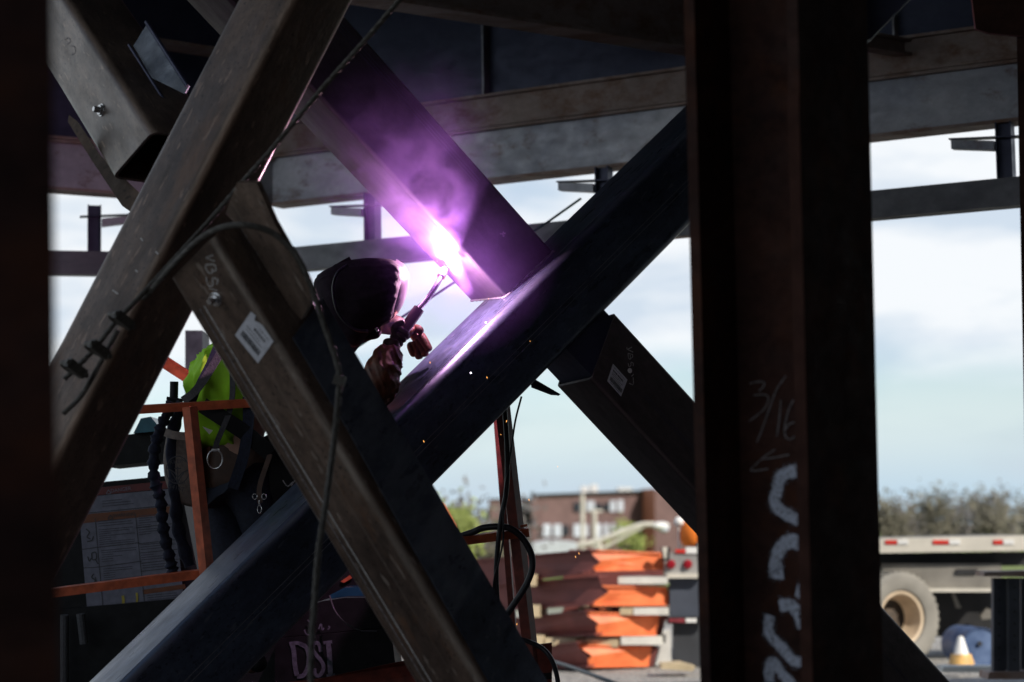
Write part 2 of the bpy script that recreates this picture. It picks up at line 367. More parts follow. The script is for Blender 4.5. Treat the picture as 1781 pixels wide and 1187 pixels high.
# corrugated floor deck overhead that shades the whole bay
bm = bmesh.new(); x = -3.6; prof = []
while x < 15:
    prof += [(x, 5.45), (x + .12, 5.45), (x + .17, 5.52), (x + .29, 5.52)]; x += .34
prof2 = [(a, b + .12) for a, b in prof]
va = [[bm.verts.new((a, y, b)) for a, b in prof] for y in (1.5, 14.6)]
vt = [[bm.verts.new((a, y, 5.70)) for a in (prof[0][0], prof[-1][0])] for y in (1.5, 14.6)]
for i in range(len(prof) - 1): bm.faces.new((va[0][i], va[0][i + 1], va[1][i + 1], va[1][i]))
bm.faces.new((vt[0][0], vt[0][1], vt[1][1], vt[1][0]))
bm.faces.new(va[0] + [vt[0][1], vt[0][0]]); bm.faces.new(va[1] + [vt[1][1], vt[1][0]])
bm.faces.new((va[0][0], va[1][0], vt[1][0], vt[0][0])); bm.faces.new((va[0][-1], va[1][-1], vt[1][1], vt[0][1]))
o = obj('floor_deck', bm, M_navy, smooth=0); tag(o, 'dark corrugated steel floor deck spanning overhead above all the beams', 'floor deck')

# unseen walls added behind and right of the viewpoint to keep that side dark
M_block = plain('light_blocker', (.05, .048, .046), .9, 0, .3, 3)
bm = bmesh.new(); box(bm, (8.2, .5, 6), .25, 20, 12); tag(obj('shade_wall', bm, M_block, None, smooth=0), 'unseen dark wall added to the right of the steelwork to block light', 'wall', 'added unseen walls')
bm = bmesh.new(); box(bm, (3.1, -8.2, 7), 10.0, .25, 14); tag(obj('shade_wall', bm, M_block, None, smooth=0), 'unseen dark wall added behind the viewpoint to block light', 'wall', 'added unseen walls')

bm = bmesh.new(); box(bm, (4.6, -3.4, 5.65), 7.0, 9.6, .2); tag(obj('shade_slab', bm, M_block, None, smooth=0), 'unseen dark slab added overhead behind the viewpoint to block light', 'added shade slab')  # slab added out of view to shade the right column from behind
# ------------------------------------------------------------------ square steel tubes (the braces)
class Tube:
    def __init__(s, P0, P1, U, V, w, r, wall=.012):
        s.P0, s.P1 = Vector(P0), Vector(P1); s.D = (s.P1 - s.P0).normalized(); s.U = Vector(U).normalized()
        s.U = (s.U - s.D * s.U.dot(s.D)).normalized(); V = Vector(V); s.V = (V - s.D * V.dot(s.D) - s.U * V.dot(s.U)).normalized()
        s.w, s.r, s.wall = w, r, wall; s.nUD = -s.V; s.nVD = -s.U   # outward normals of the two seen faces
    def prof(s, w0, w1, r):
        out = []
        for cx, cy, a0 in ((w0 + r, w0 + r, 180), (w1 - r, w0 + r, 270), (w1 - r, w1 - r, 0), (w0 + r, w1 - r, 90)):
            for k in range(7):
                a = R(a0 + 90 * k / 6); out.append((cx + r * math.cos(a), cy + r * math.sin(a)))
        return out
    def mesh(s, t0, t1, pl0=None, pl1=None):
        bm = bmesh.new(); rings = []
        for prof in (s.prof(0, s.w, s.r), s.prof(s.wall, s.w - s.wall, max(s.r - s.wall, .004))):
            for t, pl in ((t0, pl0), (t1, pl1)):
                ring = []
                for u, v in prof:
                    B = s.P0 + s.U * u + s.V * v; tt = t
                    if pl: tt = (pl[0] - B).dot(pl[1]) / s.D.dot(pl[1])
                    ring.append(bm.verts.new(B + s.D * tt))
                rings.append(ring)
        n = len(rings[0])
        for a, b, fl in ((0, 1, 0), (3, 2, 0), (0, 2, 1), (1, 3, 0)):
            for k in range(n):
                q = (rings[a][k], rings[a][(k + 1) % n], rings[b][(k + 1) % n], rings[b][k])
                bm.faces.new(q)
        return bm
    def axis(s): return [tuple(s.D), tuple(s.U), tuple(s.V)]
    def pt(s, t, u, v): return s.P0 + s.D * t + s.U * u + s.V * v
    def plane(s, which): return (s.P0, s.nUD if which == 'U' else s.nVD)
    def tpx(s, x, y, which='U'):
        P, n = s.plane(which); return (on_plane(x, y, P, n) - s.P0).dot(s.D)

A = Tube(at(227, 1174, 7.6), at(1196, 228, 9.322), (-.543, .8397, -.006), (.5494, .3499, -.7588), .344, .042)
B = Tube(at(552, 165, 8.0), at(877, 515, 8.811), (.5252, .2339, .8182), (-.6558, .7239, .214), .328, .022)
Cb = Tube(at(1029, 660, 8.9), at(1213, 858, 9.115), (.5824, .3511, .7332), (-.4945, .8689, -.0233), .318, .022)
L1 = Tube(at(509, 0, 6.72), at(107, 780, 6.625), (-.7151, .5809, .3889), (.5247, .8136, -.2505), .265, .038)
L4 = Tube(at(370, 414, 6.2), at(836, 1187, 6.235), (-.6874, .6495, -.325), (.5255, .7537, .3947), .265, .036)
L2 = Tube(at(116, 0, 7.75), at(263, 226, 7.06), (-.4119, .4934, -.7661), (.7969, .6028, -.0402), .295, .034)

def brace_mat(name, T, c1, c2, **k): return steel(name, c1, c2, axis=T.axis(), edge_glint=(T.P0.dot(T.U), T.P0.dot(T.V), T.r), **k)
def seam(T, face, f, t0, t1, parent, mat, w=.004, h=.0016, pl0=None):
    """thin raised seam running along one face at fraction f of its width"""
    bm = bmesh.new(); a, b = (T.U, T.V) if face == 'U' else (T.V, T.U)
    o0 = T.P0 + a * (T.w * f - w / 2) - b * h
    pts = [o0 + T.D * t0, o0 + a * w + T.D * t0, o0 + a * w + b * (h + .001) + T.D * t0, o0 + b * (h + .001) + T.D * t0]
    prism(bm, pts, T.D * (t1 - t0)); return obj('weld_seam', bm, mat, parent, smooth=0)

# --- long brace running from lower left to upper right
tA = thing('steel_brace', 'long dark tube brace rising from lower left to upper right, lit pink by the arc', 'steel brace', A.pt(-.6, 0, 0), 'diagonal tube braces')
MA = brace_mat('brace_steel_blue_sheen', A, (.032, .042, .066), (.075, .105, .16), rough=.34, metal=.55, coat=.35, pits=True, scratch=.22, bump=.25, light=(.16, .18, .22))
obj('tube', A.mesh(-1.75, 5.7), MA, tA)
for f in (.50, .56): seam(A, 'V', f, -1.7, 4.8, tA, M_weld, .0022, .0008)
seam(A, 'U', .10, -1.7, 4.8, tA, M_weld, .0018, .0006)
# --- brace from the upper left welded onto it
plA = (A.P0, A.nUD)
tB = thing('steel_brace', 'wide dark tube brace coming down from upper left, its end being welded under smoke', 'steel brace', B.pt(1.2, .15, .15), 'diagonal tube braces')
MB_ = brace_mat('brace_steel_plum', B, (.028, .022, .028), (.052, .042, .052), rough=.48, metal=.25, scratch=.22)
obj('tube', B.mesh(-1.9, 1, None, (A.P0 + A.nUD * .003, A.nUD)), MB_, tB)
for f in (.8, .84, .88): seam(B, 'U', f, -1.8, .9, tB, M_navy, .0018, .0007)
# fillet weld round the end
bm = bmesh.new()
def isect(T, u, v, pl):
    b = T.P0 + T.U * u + T.V * v; return b + T.D * ((pl[0] - b).dot(pl[1]) / T.D.dot(pl[1]))
pl_ = (A.P0 + A.nUD * .004, A.nUD)
pts = [isect(B, B.w, .0, pl_), isect(B, .01, -.001, pl_), isect(B, -.001, .02, pl_), isect(B, -.001, B.w, pl_)]
pp = []
for a, b in zip(pts, pts[1:]):
    for k in range(30): pp.append(a.lerp(b, k / 30) + Vector((random.uniform(-1, 1), random.uniform(-1, 1), random.uniform(-1, 1))) * .0012)
sweep(bm, pp, [.0052 + .0012 * math.sin(i * 1.9) for i in range(len(pp))], 7)
obj('fillet_weld', bm, M_weld, tB)
# small white paint fleck on the face
P, n = B.plane('U'); bm = bmesh.new()
stroke(bm, [(874, 403), (876, 412)], .011, P, n); stroke(bm, [(869, 407), (879, 406)], .006, P, n); obj('paint_fleck', bm, M_scratch, tB, smooth=0)
# --- lower right continuation with an open end
tC = thing('steel_brace', 'dark tube brace descending to the right with an open end and white sticker', 'steel brace', Cb.pt(.3, 0, 0), 'diagonal tube braces')
MC = brace_mat('brace_steel_umber', Cb, (.045, .035, .037), (.075, .058, .058), rough=.55, metal=.2, scratch=.12)  # even dark brown steel over the whole tube
c1, c2, c3 = on_plane(1071, 546, *Cb.plane('U')), on_plane(1029, 660, *Cb.plane('U')), on_plane(994, 668, *Cb.plane('V'))
cn = (c2 - c1).cross(c3 - c1).normalized()
obj('tube', Cb.mesh(0, 3.6, (c2, cn)), MC, tC)
for f in (.42, .46): seam(Cb, 'U', f, .25, 3.5, tC, M_navy, .0018, .0006)
# gusset core between the two tubes
bm = bmesh.new()
for (u0, u1, v0, v1) in ((.022, .296, .022, .3),):
    ps = [Cb.pt(0, u, v) for u, v in ((u0, v0), (u1, v0), (u1, v1), (u0, v1))]
    prism(bm, [p - Cb.D * .42 for p in ps], Cb.D * .55)
core = obj('splice_core', bm, M_navy, tC, bevel=.006)
P, n = Cb.plane('U'); bm = bmesh.new()
for s in ([(1090, 604), (1091, 608), (1099, 604)], [(1091, 608), (1101, 613)], [(1092, 615), (1100, 617)], [(1092, 615), (1093, 623), (1096, 625), (1096, 618)], [(1096, 625), (1100, 621), (1100, 617)],
          [(1092, 632), (1094, 638), (1097, 636), (1097, 631)], [(1097, 630), (1101, 632), (1101, 637)], [(1098, 655), (1102, 651)], [(1094, 667), (1101, 669), (1101, 657)]):
    stroke(bm, s, .0042, P, n)
obj('chalk_marking', bm, M_chalk, tC, smooth=0)
bm = bmesh.new(); prism(bm, [on_plane(x, y, P, n, .0004) for x, y in ((1066, 633), (1091, 661), (1080, 690), (1056, 663))], n * .0008)
st = obj('sticker', bm, M_sticker, tC, smooth=0)
bm = bmesh.new()
def sticker_rows(bm, P, n, c0, cx_, cy_, rows):
    """rows of tiny bars; c0 = corner px, cx_/cy_ = edge vectors px"""
    for (fy, fx0, fx1, h, seg) in rows:
        x = fx0
        while x < fx1:
            wd = seg * random.uniform(.5, 1.4); x2 = min(x + wd, fx1)
            q = [(c0[0] + cx_[0] * a + cy_[0] * b, c0[1] + cx_[1] * a + cy_[1] * b) for a, b in ((x, fy), (x2, fy), (x2, fy + h), (x, fy + h))]
            quad(bm, [on_plane(a, b, P, n, .0016) for a, b in q]); x = x2 + seg * .45
rows = [(.10, .12, .9, .03, .08), (.22, .12, .8, .10, .05), (.38, .12, .7, .03, .06), (.46, .12, .85, .03, .06), (.56, .2, .8, .03, .05), (.64, .1, .92, .22, .022), (.9, .15, .8, .03, .05)]
sticker_rows(bm, P, n, (1066, 633), (25, 28), (-10, 30), rows)
obj('sticker_print', bm, M_ink, st, smooth=0)
bm = bmesh.new(); c = on_plane(1095.5, 645, P, n, .001); lathe(bm, [(.0001, 0), (.011, 0), (.0125, -.002)], axmat(c, n), 20)
obj('bolt_hole_rim', bm, M_white, tC)
# torn bracket under the node
t = thing('clamp_bracket', 'small dark perforated bracket hanging under the crossing of the two big braces', 'bracket', at(950, 672, 9.0))
bm = bmesh.new(); pxprism(bm, [(922, 655), (975, 686), (972, 688), (958, 687), (924, 674)], 8.98, .02); obj('plate', bm, M_navy, t)
bm = bmesh.new(); sweep(bm, [at(925, 668, 8.97), at(948, 680, 8.97), at(972, 687, 8.97)], .006, 6); obj('rim', bm, M_navy, t)

# --- near left brace
tL = thing('steel_brace', 'thick brown scuffed steel tube brace crossing the upper left corner behind the wire rope', 'steel brace', L1.pt(2.4, 0, 0), 'diagonal tube braces')
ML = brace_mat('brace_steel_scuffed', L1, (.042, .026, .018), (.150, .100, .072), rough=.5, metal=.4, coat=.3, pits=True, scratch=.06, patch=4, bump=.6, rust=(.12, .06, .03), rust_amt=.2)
obj('tube', L1.mesh(-.5, 3.0), ML, tL)
P, n = L1.plane('U'); bm = bmesh.new()
for s in ([(245, 414), (249, 420)], [(271, 438), (276, 443)], [(196, 505), (206, 512)], [(236, 470), (240, 474)]): stroke(bm, s, .006, P, n)
obj('chip_mark', bm, M_chalk, tL, smooth=0)
# --- slotted brace with the chalk letters
t4 = thing('steel_brace', 'brown tube brace in the foreground with chalk letters, bright bolt and torn white sticker', 'steel brace', L4.pt(2, 0, 0), 'diagonal tube braces')
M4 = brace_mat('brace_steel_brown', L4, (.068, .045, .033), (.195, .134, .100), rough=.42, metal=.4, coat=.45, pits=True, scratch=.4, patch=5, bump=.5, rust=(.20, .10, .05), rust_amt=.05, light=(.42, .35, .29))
e1, e2 = on_plane(370, 412, *L4.plane('U')), on_plane(297, 486, *L4.plane('U'))
pn = (e2 - e1).cross(L4.V).normalized()
obj('tube', L4.mesh(0, 2.9, (e1, pn)), M4, t4)
t0 = L4.tpx(310, 486)
for f, w_ in ((.70, .005), (.79, .0035)): seam(L4, 'U', f, .16, 2.8, t4, M_scratch if f > .75 else M_chalk, w_, .0015)
seam(L4, 'U', .90, .3, 2.8, t4, M4, .003, .001)
# splice core and doubler on the dark side face
bm = bmesh.new()
def vpt(T, x, y, off=0): return on_plane(x, y, T.P0, T.nVD, off)
q = [(508, 588), (600, 742), (712, 945), (850, 1187), (960, 1210), (951, 1187), (690, 740), (560, 520)]
prism(bm, [vpt(L4, x, y, .001) for x, y in q], L4.nVD * .004)
obj('doubler_plate', bm, MA, t4, smooth=0, bevel=.001)
bm = bmesh.new(); kp = L4.P0 + L4.V * .11
prism(bm, [on_plane(x, y, kp, L4.nUD) for x, y in ((392, 372), (412, 318), (446, 318), (476, 386), (502, 432), (540, 504), (543, 522), (524, 556), (506, 536), (421, 400))], L4.V * .022)
obj('knife_plate', bm, M4, t4, bevel=.008)
bm = bmesh.new(); pp = []
for i in range(40):
    f = i / 39; pp.append(vpt(L4, 421 + 87 * f + random.uniform(-.5, .5), 399 + 137 * f, .002))
sweep(bm, pp, [.004 + .0015 * math.sin(i * 2.2) for i in range(40)], 6); obj('fillet_weld', bm, M_weld, t4)
# V B 5 in chalk
P, n = L4.plane('U'); bm = bmesh.new()
def z(pts): return [(340 + x / 10.79, 430 + y / 10.79) for x, y in pts]
for s in ([(335, 150), (195, 200)], [(195, 200), (365, 265)], [(190, 335), (330, 325), (385, 370), (375, 440), (300, 440)], [(190, 335), (200, 400), (250, 480), (310, 480), (325, 430), (310, 400)],
          [(210, 560), (215, 650), (270, 740), (330, 700), (320, 590)], [(320, 575), (420, 610), (400, 700)], [(250, 780), (420, 810)]):
    stroke(bm, z(s), .0052 if s[0] != (250, 780) else .003, P, n, jitter=.25)
obj('chalk_marking', bm, M_chalk, t4, smooth=0)
bm = bmesh.new(); q = [(437, 542), (445, 549), (443, 558), (450, 561), (457, 566), (476, 594), (449, 632), (409, 583)]
prism(bm, [on_plane(x, y, P, n, .0004) for x, y in q], n * .0008); st = obj('sticker', bm, M_sticker, t4, smooth=0)
bm = bmesh.new(); sticker_rows(bm, P, n, (437, 545), (38, 46), (-26, 38), [(.12, .5, .9, .03, .07), (.24, .35, .85, .10, .05), (.42, .12, .7, .03, .06), (.52, .15, .85, .03, .06), (.66, .1, .9, .2, .025)])
obj('sticker_print', bm, M_ink, st, smooth=0)
def bolt(T, x, y, parent, r=.021):
    P, n = T.plane('U'); c = on_plane(x, y, P, n)
    bm = bmesh.new(); lathe(bm, [(.0001, .034), (r * .45, .034), (r * .55, .028), (r * .56, .012), (r * .9, .012), (r * .95, .004), (r * 1.15, .004), (r * 1.2, 0)], axmat(c, n), 24)
    return obj('bolt', bm, M_gal, parent, smooth=40)
bolt(L4, 375, 520, t4, .021)
# --- stub brace upper left
t2 = thing('steel_brace', 'short brown tube end with bright bolt and black open end, top left corner', 'steel brace', L2.pt(0, 0, 0), 'diagonal tube braces')
M2 = brace_mat('brace_steel_dusty', L2, (.060, .042, .031), (.16, .117, .088), rough=.5, metal=.35, coat=.4, pits=True, scratch=.15, patch=6, bump=.5)
e1, e2 = on_plane(265, 228, *L2.plane('U')), on_plane(192, 312, *L2.plane('U'))
pn = (e2 - e1).cross(L2.V).normalized()
obj('tube', L2.mesh(-1.3, 0, None, (e1, pn)), M2, t2)
bolt(L2, 177, 192, t2, .021)
P, n = L2.plane('U'); bm = bmesh.new()
for s in ([(113, 70), (119, 66), (123, 72), (117, 78)], [(122, 80), (130, 82), (131, 92), (124, 96)]): stroke(bm, s, .003, P, n)
obj('chalk_marking', bm, M_scratch, t2, smooth=0)
def plate_px(name, poly, d, th, mat, parent, dirv=Vector((0, 1, 0)), bevel=.002):
    bm = bmesh.new(); pxprism(bm, poly, d, th, dirv); return obj(name, bm, mat, parent, bevel=bevel)
plate_px('slot_plate', [(258, 38), (329, 149), (300, 200), (232, 80)], 7.45, .02, MA, t2)
bm = bmesh.new(); sweep(bm, [at(254, 38, 7.42), at(326, 150, 7.32)], .008, 8); obj('plate_edge', bm, M_navy, t2)
bm = bmesh.new(); sweep(bm, [at(224, 78, 7.42), at(303, 202, 7.32)], .006, 8); obj('slot_edge', bm, M_navy, t2)
plate_px('gusset', [(120, 200), (135, 212), (172, 268), (245, 338), (232, 372), (212, 358), (160, 280), (118, 212)], 7.4, .03, ML, t2)

# ------------------------------------------------------------------ columns
def wcol(name, top, bot, f, wv, width, depth, tf, tw, mat, label, cat='steel column', web_mat=None):
    """W-section column; top/bot = near tip of the near flange, f along flange, wv towards the other flange"""
    up = (top - bot).normalized(); L_ = (top - bot).length
    t = thing(name, label, cat, bot + f * width / 2 + wv * depth / 2, 'steel columns')
    def slab(nm, o, a, b, la, lb, m_):
        bm = bmesh.new(); prism(bm, [o, o + a * la, o + a * la + b * lb, o + b * lb], up * L_); return obj(nm, bm, m_, t, bevel=.003)
    slab('flange', bot, f, wv, width, tf, mat)
    slab('flange', bot + wv * (depth - tf), f, wv, width, tf, mat)
    slab('web', bot + f * (width / 2 - tw / 2) + wv * tf, f, wv, tw, depth - 2 * tf, web_mat or mat)
    return t
th = R(51)
dcol = 5.25
tip0 = at(1387, 0, dcol); tip1 = at(1415, 1187, dcol + .02)
up = (tip0 - tip1).normalized()
f_ = Vector((math.cos(th), math.sin(th), 0)); f_ = (f_ - up * f_.dot(up)).normalized(); w_ = up.cross(f_).normalized()
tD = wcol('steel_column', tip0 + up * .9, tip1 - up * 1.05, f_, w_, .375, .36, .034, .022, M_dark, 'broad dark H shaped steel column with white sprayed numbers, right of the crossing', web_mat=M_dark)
# marks lie on its web
webP = tip1 + f_ * (.37 / 2 - .011); webN = -f_
bm = bmesh.new()
def zs(pts): return [(1320 + x / 3.07, 800 + y / 3.07) for x, y in pts]
for s, wd in (([(215, 60), (150, 70), (110, 105), (100, 160), (85, 230), (130, 280), (215, 325)], .034), ([(215, 445), (160, 435), (105, 490), (90, 560), (90, 600), (130, 600)], .038), ([(200, 695), (225, 705)], .036),
          ([(110, 780), (170, 775), (215, 830), (235, 900)], .034), ([(60, 830), (50, 900), (70, 950), (130, 1010), (180, 1070), (235, 1080)], .030), ([(60, 1187), (55, 1110), (80, 1080), (120, 1140), (180, 1200), (240, 1260)], .03)):
    stroke(bm, zs(s), wd, webP, webN, jitter=.22)
obj('spray_paint_number', bm, M_spray, tD, smooth=0)
bm = bmesh.new()
for s, wd in (([(215, 60), (150, 70), (110, 105), (100, 160), (85, 230), (130, 280), (215, 325)], .050), ([(215, 445), (160, 435), (105, 490), (90, 560), (90, 600), (130, 600)], .054), ([(196, 695), (228, 705)], .052),
          ([(110, 780), (170, 775), (215, 830), (235, 900)], .050), ([(60, 830), (50, 900), (70, 950), (130, 1010), (180, 1070), (235, 1080)], .046), ([(60, 1187), (55, 1110), (80, 1080), (120, 1140), (180, 1200), (240, 1260)], .046)):
    stroke(bm, zs(s), wd, webP, webN, .0006, jitter=.3)
obj('spray_mist', bm, M_mist, tD, smooth=0)
bm = bmesh.new()
def z2(pts): return [(1300 + x / 6.59, 650 + y / 6.59) for x, y in pts]
for s in ([(30, 115), (120, 95), (190, 100), (185, 150), (135, 200)], [(75, 250), (200, 240), (245, 290), (200, 400), (110, 480), (20, 550)], [(440, 30), (330, 200), (240, 440), (170, 640), (110, 790)],
          [(385, 305), (370, 500), (340, 720)], [(530, 300), (470, 430), (430, 620), (440, 720), (490, 755), (545, 720)], [(440, 640), (480, 580), (540, 560)],
          [(320, 870), (200, 950), (90, 1050), (40, 1110), (130, 1110), (240, 1090)], [(160, 980), (300, 965), (480, 930)]):
    stroke(bm, z2(s), .0032, webP, webN, .0014, jitter=.3)
obj('chalk_marking', bm, M_scratch, tD, smooth=0)
# clipped corner of the near flange: thin backing bar on its edge
bm = bmesh.new(); a = on_plane(1371, 162, tip1, -w_); 
prism(bm, [tip1 - up * 1.0 - f_ * .004, tip1 - up * 1.0 - f_ * .004 + w_ * .035, tip1 - up * 1.0 + w_ * .035, tip1 - up * 1.0], up * ((a - tip1).dot(up) + 1.0)); obj('backing_bar', bm, plain('brown_bar', (.05, .022, .016), .8, spec=.1), tD, smooth=0)

tipL0 = at(91, 0, 2.7); tipL1 = at(103, 1187, 2.7); upl = (tipL0 - tipL1).normalized()
thl = R(150); fl = Vector((-.95, -.31, 0)); fl = (fl - upl * fl.dot(upl)).normalized(); wl = fl.cross(upl).normalized()
if wl.y < 0: wl = -wl
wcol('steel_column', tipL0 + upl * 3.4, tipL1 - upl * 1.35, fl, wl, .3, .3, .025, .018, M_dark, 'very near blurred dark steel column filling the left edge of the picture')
tr0 = at(1767, 0, 7.0); tr1 = at(1790, 1187, 7.0); upr = (tr0 - tr1).normalized()
fr_ = Vector((1, -.3, 0)); fr_ = (fr_ - upr * fr_.dot(upr)).normalized(); wr_ = upr.cross(fr_).normalized()
if wr_.y < 0: wr_ = -wr_
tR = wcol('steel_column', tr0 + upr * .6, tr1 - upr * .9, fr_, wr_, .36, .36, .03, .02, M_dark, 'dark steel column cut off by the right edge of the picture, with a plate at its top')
plate_px('gusset', [(1684, -60), (1697, 50), (1720, 58), (1790, 64), (1790, -60)], 6.98, .02, M_dark, tR)
tg = plate_px('gusset', [(1500, -80), (1660, -80), (1515, 69), (1500, 74)], 5.9, .02, M_navy, tD)

# ------------------------------------------------------------------ beams behind
def hbeam(name, a, b, h, wf, tf, tw, mat, label, solid=False, flange_mat=None, group='horizontal steel beams'):
    """I beam (or tube) between two bottom-centre points, upright section"""
    d = (b - a).normalized(); s = Vector((0, 0, 1)).cross(d).normalized(); k = Vector((0, 0, 1)); Ln = d * (b - a).length
    t = thing(name, label, 'steel beam', a, group)
    def slab(nm, y0, y1, z0, z1, m_):
        bm = bmesh.new(); prism(bm, [a + s * y0 + k * z0, a + s * y1 + k * z0, a + s * y1 + k * z1, a + s * y0 + k * z1], Ln); return obj(nm, bm, m_, t, bevel=.004)
    if solid: slab('tube', -wf / 2, wf / 2, 0, h, mat)
    else:
        slab('flange', -wf / 2, wf / 2, 0, tf, flange_mat or mat); slab('flange', -wf / 2, wf / 2, h - tf, h, flange_mat or mat)
        slab('web', -tw / 2, tw / 2, tf, h - tf, mat)
    return t, d, s
def G(x, ybot, z): # pixel column x, height z -> point
    # find the depth at which pixel (x,ybot) has height z
    r = FW + (x - CX) / FPX * RTV - (ybot - CY) / FPX * UPV
    return CAM + r * ((z - CAM.z) / r.z)
gA, gB = G(480, 361, 3.85), G(2400, 144, 3.85)
gL, gK = G(-450, 294, 3.85), G(470, 361, 3.85)
t, dG, sG = hbeam('spandrel_beam', gA, gB, .36, .17, .02, .10, M_beam, 'grey weathered steel beam across the sky right of the left corner, patchy web', flange_mat=M_beam_brown)
hbeam('spandrel_beam', gL, gK, .34, .17, .02, .10, M_beam, 'short grey steel beam behind the left braces, lowest of the upper steelwork', flange_mat=M_beam_brown)
hbeam('spandrel_beam', gA + Vector((0, .02, .365)), gB + Vector((0, .02, .365)), .22, .2, .018, .13, M_beam_brown, 'brown rusty steel beam lying directly on top of the long grey beam', flange_mat=M_beam_brown)
hbeam('spandrel_beam', gL + Vector((0, .02, .345)), gK + Vector((0, .02, .345)), 1.1, .2, .018, .12, M_navy, 'dark blue beam lying on the short grey beam at the left', flange_mat=M_beam_brown)
# deep floor girders above
t3, d3, s3 = hbeam('floor_girder', gA + Vector((-1, .75, .52)), gB + Vector((0, .75, .52)), 1.2, .22, .02, .04, M_navy, 'deep dark blue girder with stiffeners high behind the smoke')
for xx in (790, 1500, 1702):
    c = G(xx, 150, 4.4); tt = (c - gA).dot(dG); c = gA + Vector((-1, .75, .52)) + d3 * (tt + 1) - s3 * 0
    bm = bmesh.new(); prism(bm, [c - s3 * .1 + d3 * .0, c - s3 * .1 + d3 * .012, c + s3 * .1 + d3 * .012, c + s3 * .1], Vector((0, 0, 1.1))); obj('stiffener', bm, M_beam, t3)
a, b = G(560, -8, 4.62), G(1500, 137, 4.62)
hbeam('floor_girder', a, b, .75, .2, .025, .03, M_beam_brown, 'brown girder slanting down to the right across the top of the picture', flange_mat=M_beam_brown)
a, b = G(1470, 80, 4.32), G(1830, 144, 4.32)
hbeam('floor_beam', a, b, .10, .09, .016, .012, M_beam_brown, 'thin brown beam slanting down at the upper right beside the broad column')
a, b = G(150, 60, 4.75), G(470, 110, 4.75)
hbeam('floor_girder', a, b, .7, .2, .025, .03, M_navy, 'dark blue girder with a rusty bottom flange between the two upper left braces', flange_mat=M_beam_brown)
# lower rail and its hangers
rA, rB = G(440, 480, 3.36), G(2400, 303, 3.36); rL, rK = G(-450, 471, 3.36), G(440, 484, 3.36)
hbeam('rail_tube', rA, rB, .165, .12, 0, 0, M_rail, 'lower grey horizontal tube under the long grey beam, seen against the sky', solid=True)
hbeam('rail_tube', rL, rK, .165, .12, 0, 0, M_rail, 'short lower grey tube at the far left behind the near brace', solid=True)
for px, lab in ((648, 'slim steel hanger post with bracket left of the welding arc'), (1754, 'slim steel hanger post with bracket at the far right under the beam'), (164, 'slim steel hanger post with bracket at the far left under the beam'), (1052, 'slim steel hanger post with bracket behind the right arm of the crossing')):
    left = px < 400
    base = (rL, rK) if left else (rA, rB)
    dd = (base[1] - base[0]).normalized()
    p = on_plane(px, 400, base[0], Vector((0, 0, 1)).cross(dd).normalized())
    p = Vector((p.x, p.y, 3.53)); top = 3.855
    t = thing('hanger_post', lab, 'hanger post', p, 'hangers under the beams')
    ss = Vector((0, 0, 1)).cross(dd).normalized()
    bm = bmesh.new(); W = .046
    for k in (-1, 1): prism(bm, [p + dd * W * k - ss * .04, p + dd * W * k + ss * .04, p + dd * (W * k - .008 * k) + ss * .04, p + dd * (W * k - .008 * k) - ss * .04], Vector((0, 0, top - 3.53)))
    prism(bm, [p - dd * W + ss * .0, p + dd * W + ss * .0, p + dd * W + ss * .008, p - dd * W + ss * .008], Vector((0, 0, top - 3.53)))
    obj('post', bm, M_navy, t, smooth=0)
    sg = 1 if left else -1
    q = p + Vector((0, 0, .17 if left else .16)); bm = bmesh.new()
    e = dd * sg
    prism(bm, [q + e * .05, q + e * .30 + Vector((0, 0, .035)), q + e * .30 + Vector((0, 0, .085)), q + e * .05 + Vector((0, 0, .055))], ss * -.06); obj('bracket_arm', bm, M_beam, t, smooth=0)
    bm = bmesh.new(); prism(bm, [q + e * -.1 + Vector((0, 0, .062)), q + e * .31 + Vector((0, 0, .088)), q + e * .31 + Vector((0, 0, .096)), q + e * -.1 + Vector((0, 0, .07))], ss * -.07); obj('bracket_plate', bm, M_navy, t, smooth=0)
# guy cable across the sky
bm = bmesh.new(); sweep(bm, [at(560, 645, 11), at(786, 494, 11.4), at(945, 392, 11.6), at(1010, 346, 11.8)], .007, 8)
tag(obj('guy_cable', bm, plain('green_cable', (.03, .12, .10), .5), None), 'thin green cable slanting up behind the welder and the crossing', 'cable')
bm = bmesh.new(); pxprism(bm, [(322, 575), (352, 575), (352, 700), (322, 700)], 12.5, .3); o = obj('grey_post', bm, plain('grey_coated_steel', (.16, .16, .18), .6), None, bevel=.01)
tag(o, 'plain grey post standing far behind the welder, beside his lime shirt', 'post')
o.name = 'steel_post'

# ------------------------------------------------------------------ wire rope
bm = bmesh.new()
p1 = pathpx([(720, -30, 6.21), (640, 65, 6.27), (560, 155, 6.33), (510, 215, 6.36), (470, 263, 6.38), (430, 308, 6.41), (370, 378, 6.45), (300, 455, 6.41), (240, 520, 6.36), (200, 562, 6.33), (160, 612, 6.33), (112, 660, 6.33)], 8)
rope(bm, p1, .0086, 6, .036)
t = thing('wire_rope', 'twisted steel wire rope running from the top down over the near brace to rusty clips', 'wire rope', p1[-1], 'wire ropes')
obj('rope', bm, M_rope, t)
def clip(c, ax, s=1.0):
    bm = bmesh.new(); M = axmat(c, ax)
    pts = [M @ Vector((.02 * s * math.cos(a), .02 * s * math.sin(a), 0)) for a in [R(-20 + 22 * k) for k in range(11)]]
    legs = [pts[0] + (M @ Vector((.012, -.03 * s, 0)) - M @ Vector((0, 0, 0)))] + pts + [pts[-1] + (M @ Vector((-.01, -.03 * s, 0)) - M @ Vector((0, 0, 0)))]
    sweep(bm, legs, .0065 * s, 8)
    box(bm, M @ Vector((0, -.026 * s, 0)), .05 * s, .02 * s, .022 * s, M.to_3x3())
    return obj('rope_clip', bm, M_rope, t, bevel=.002)
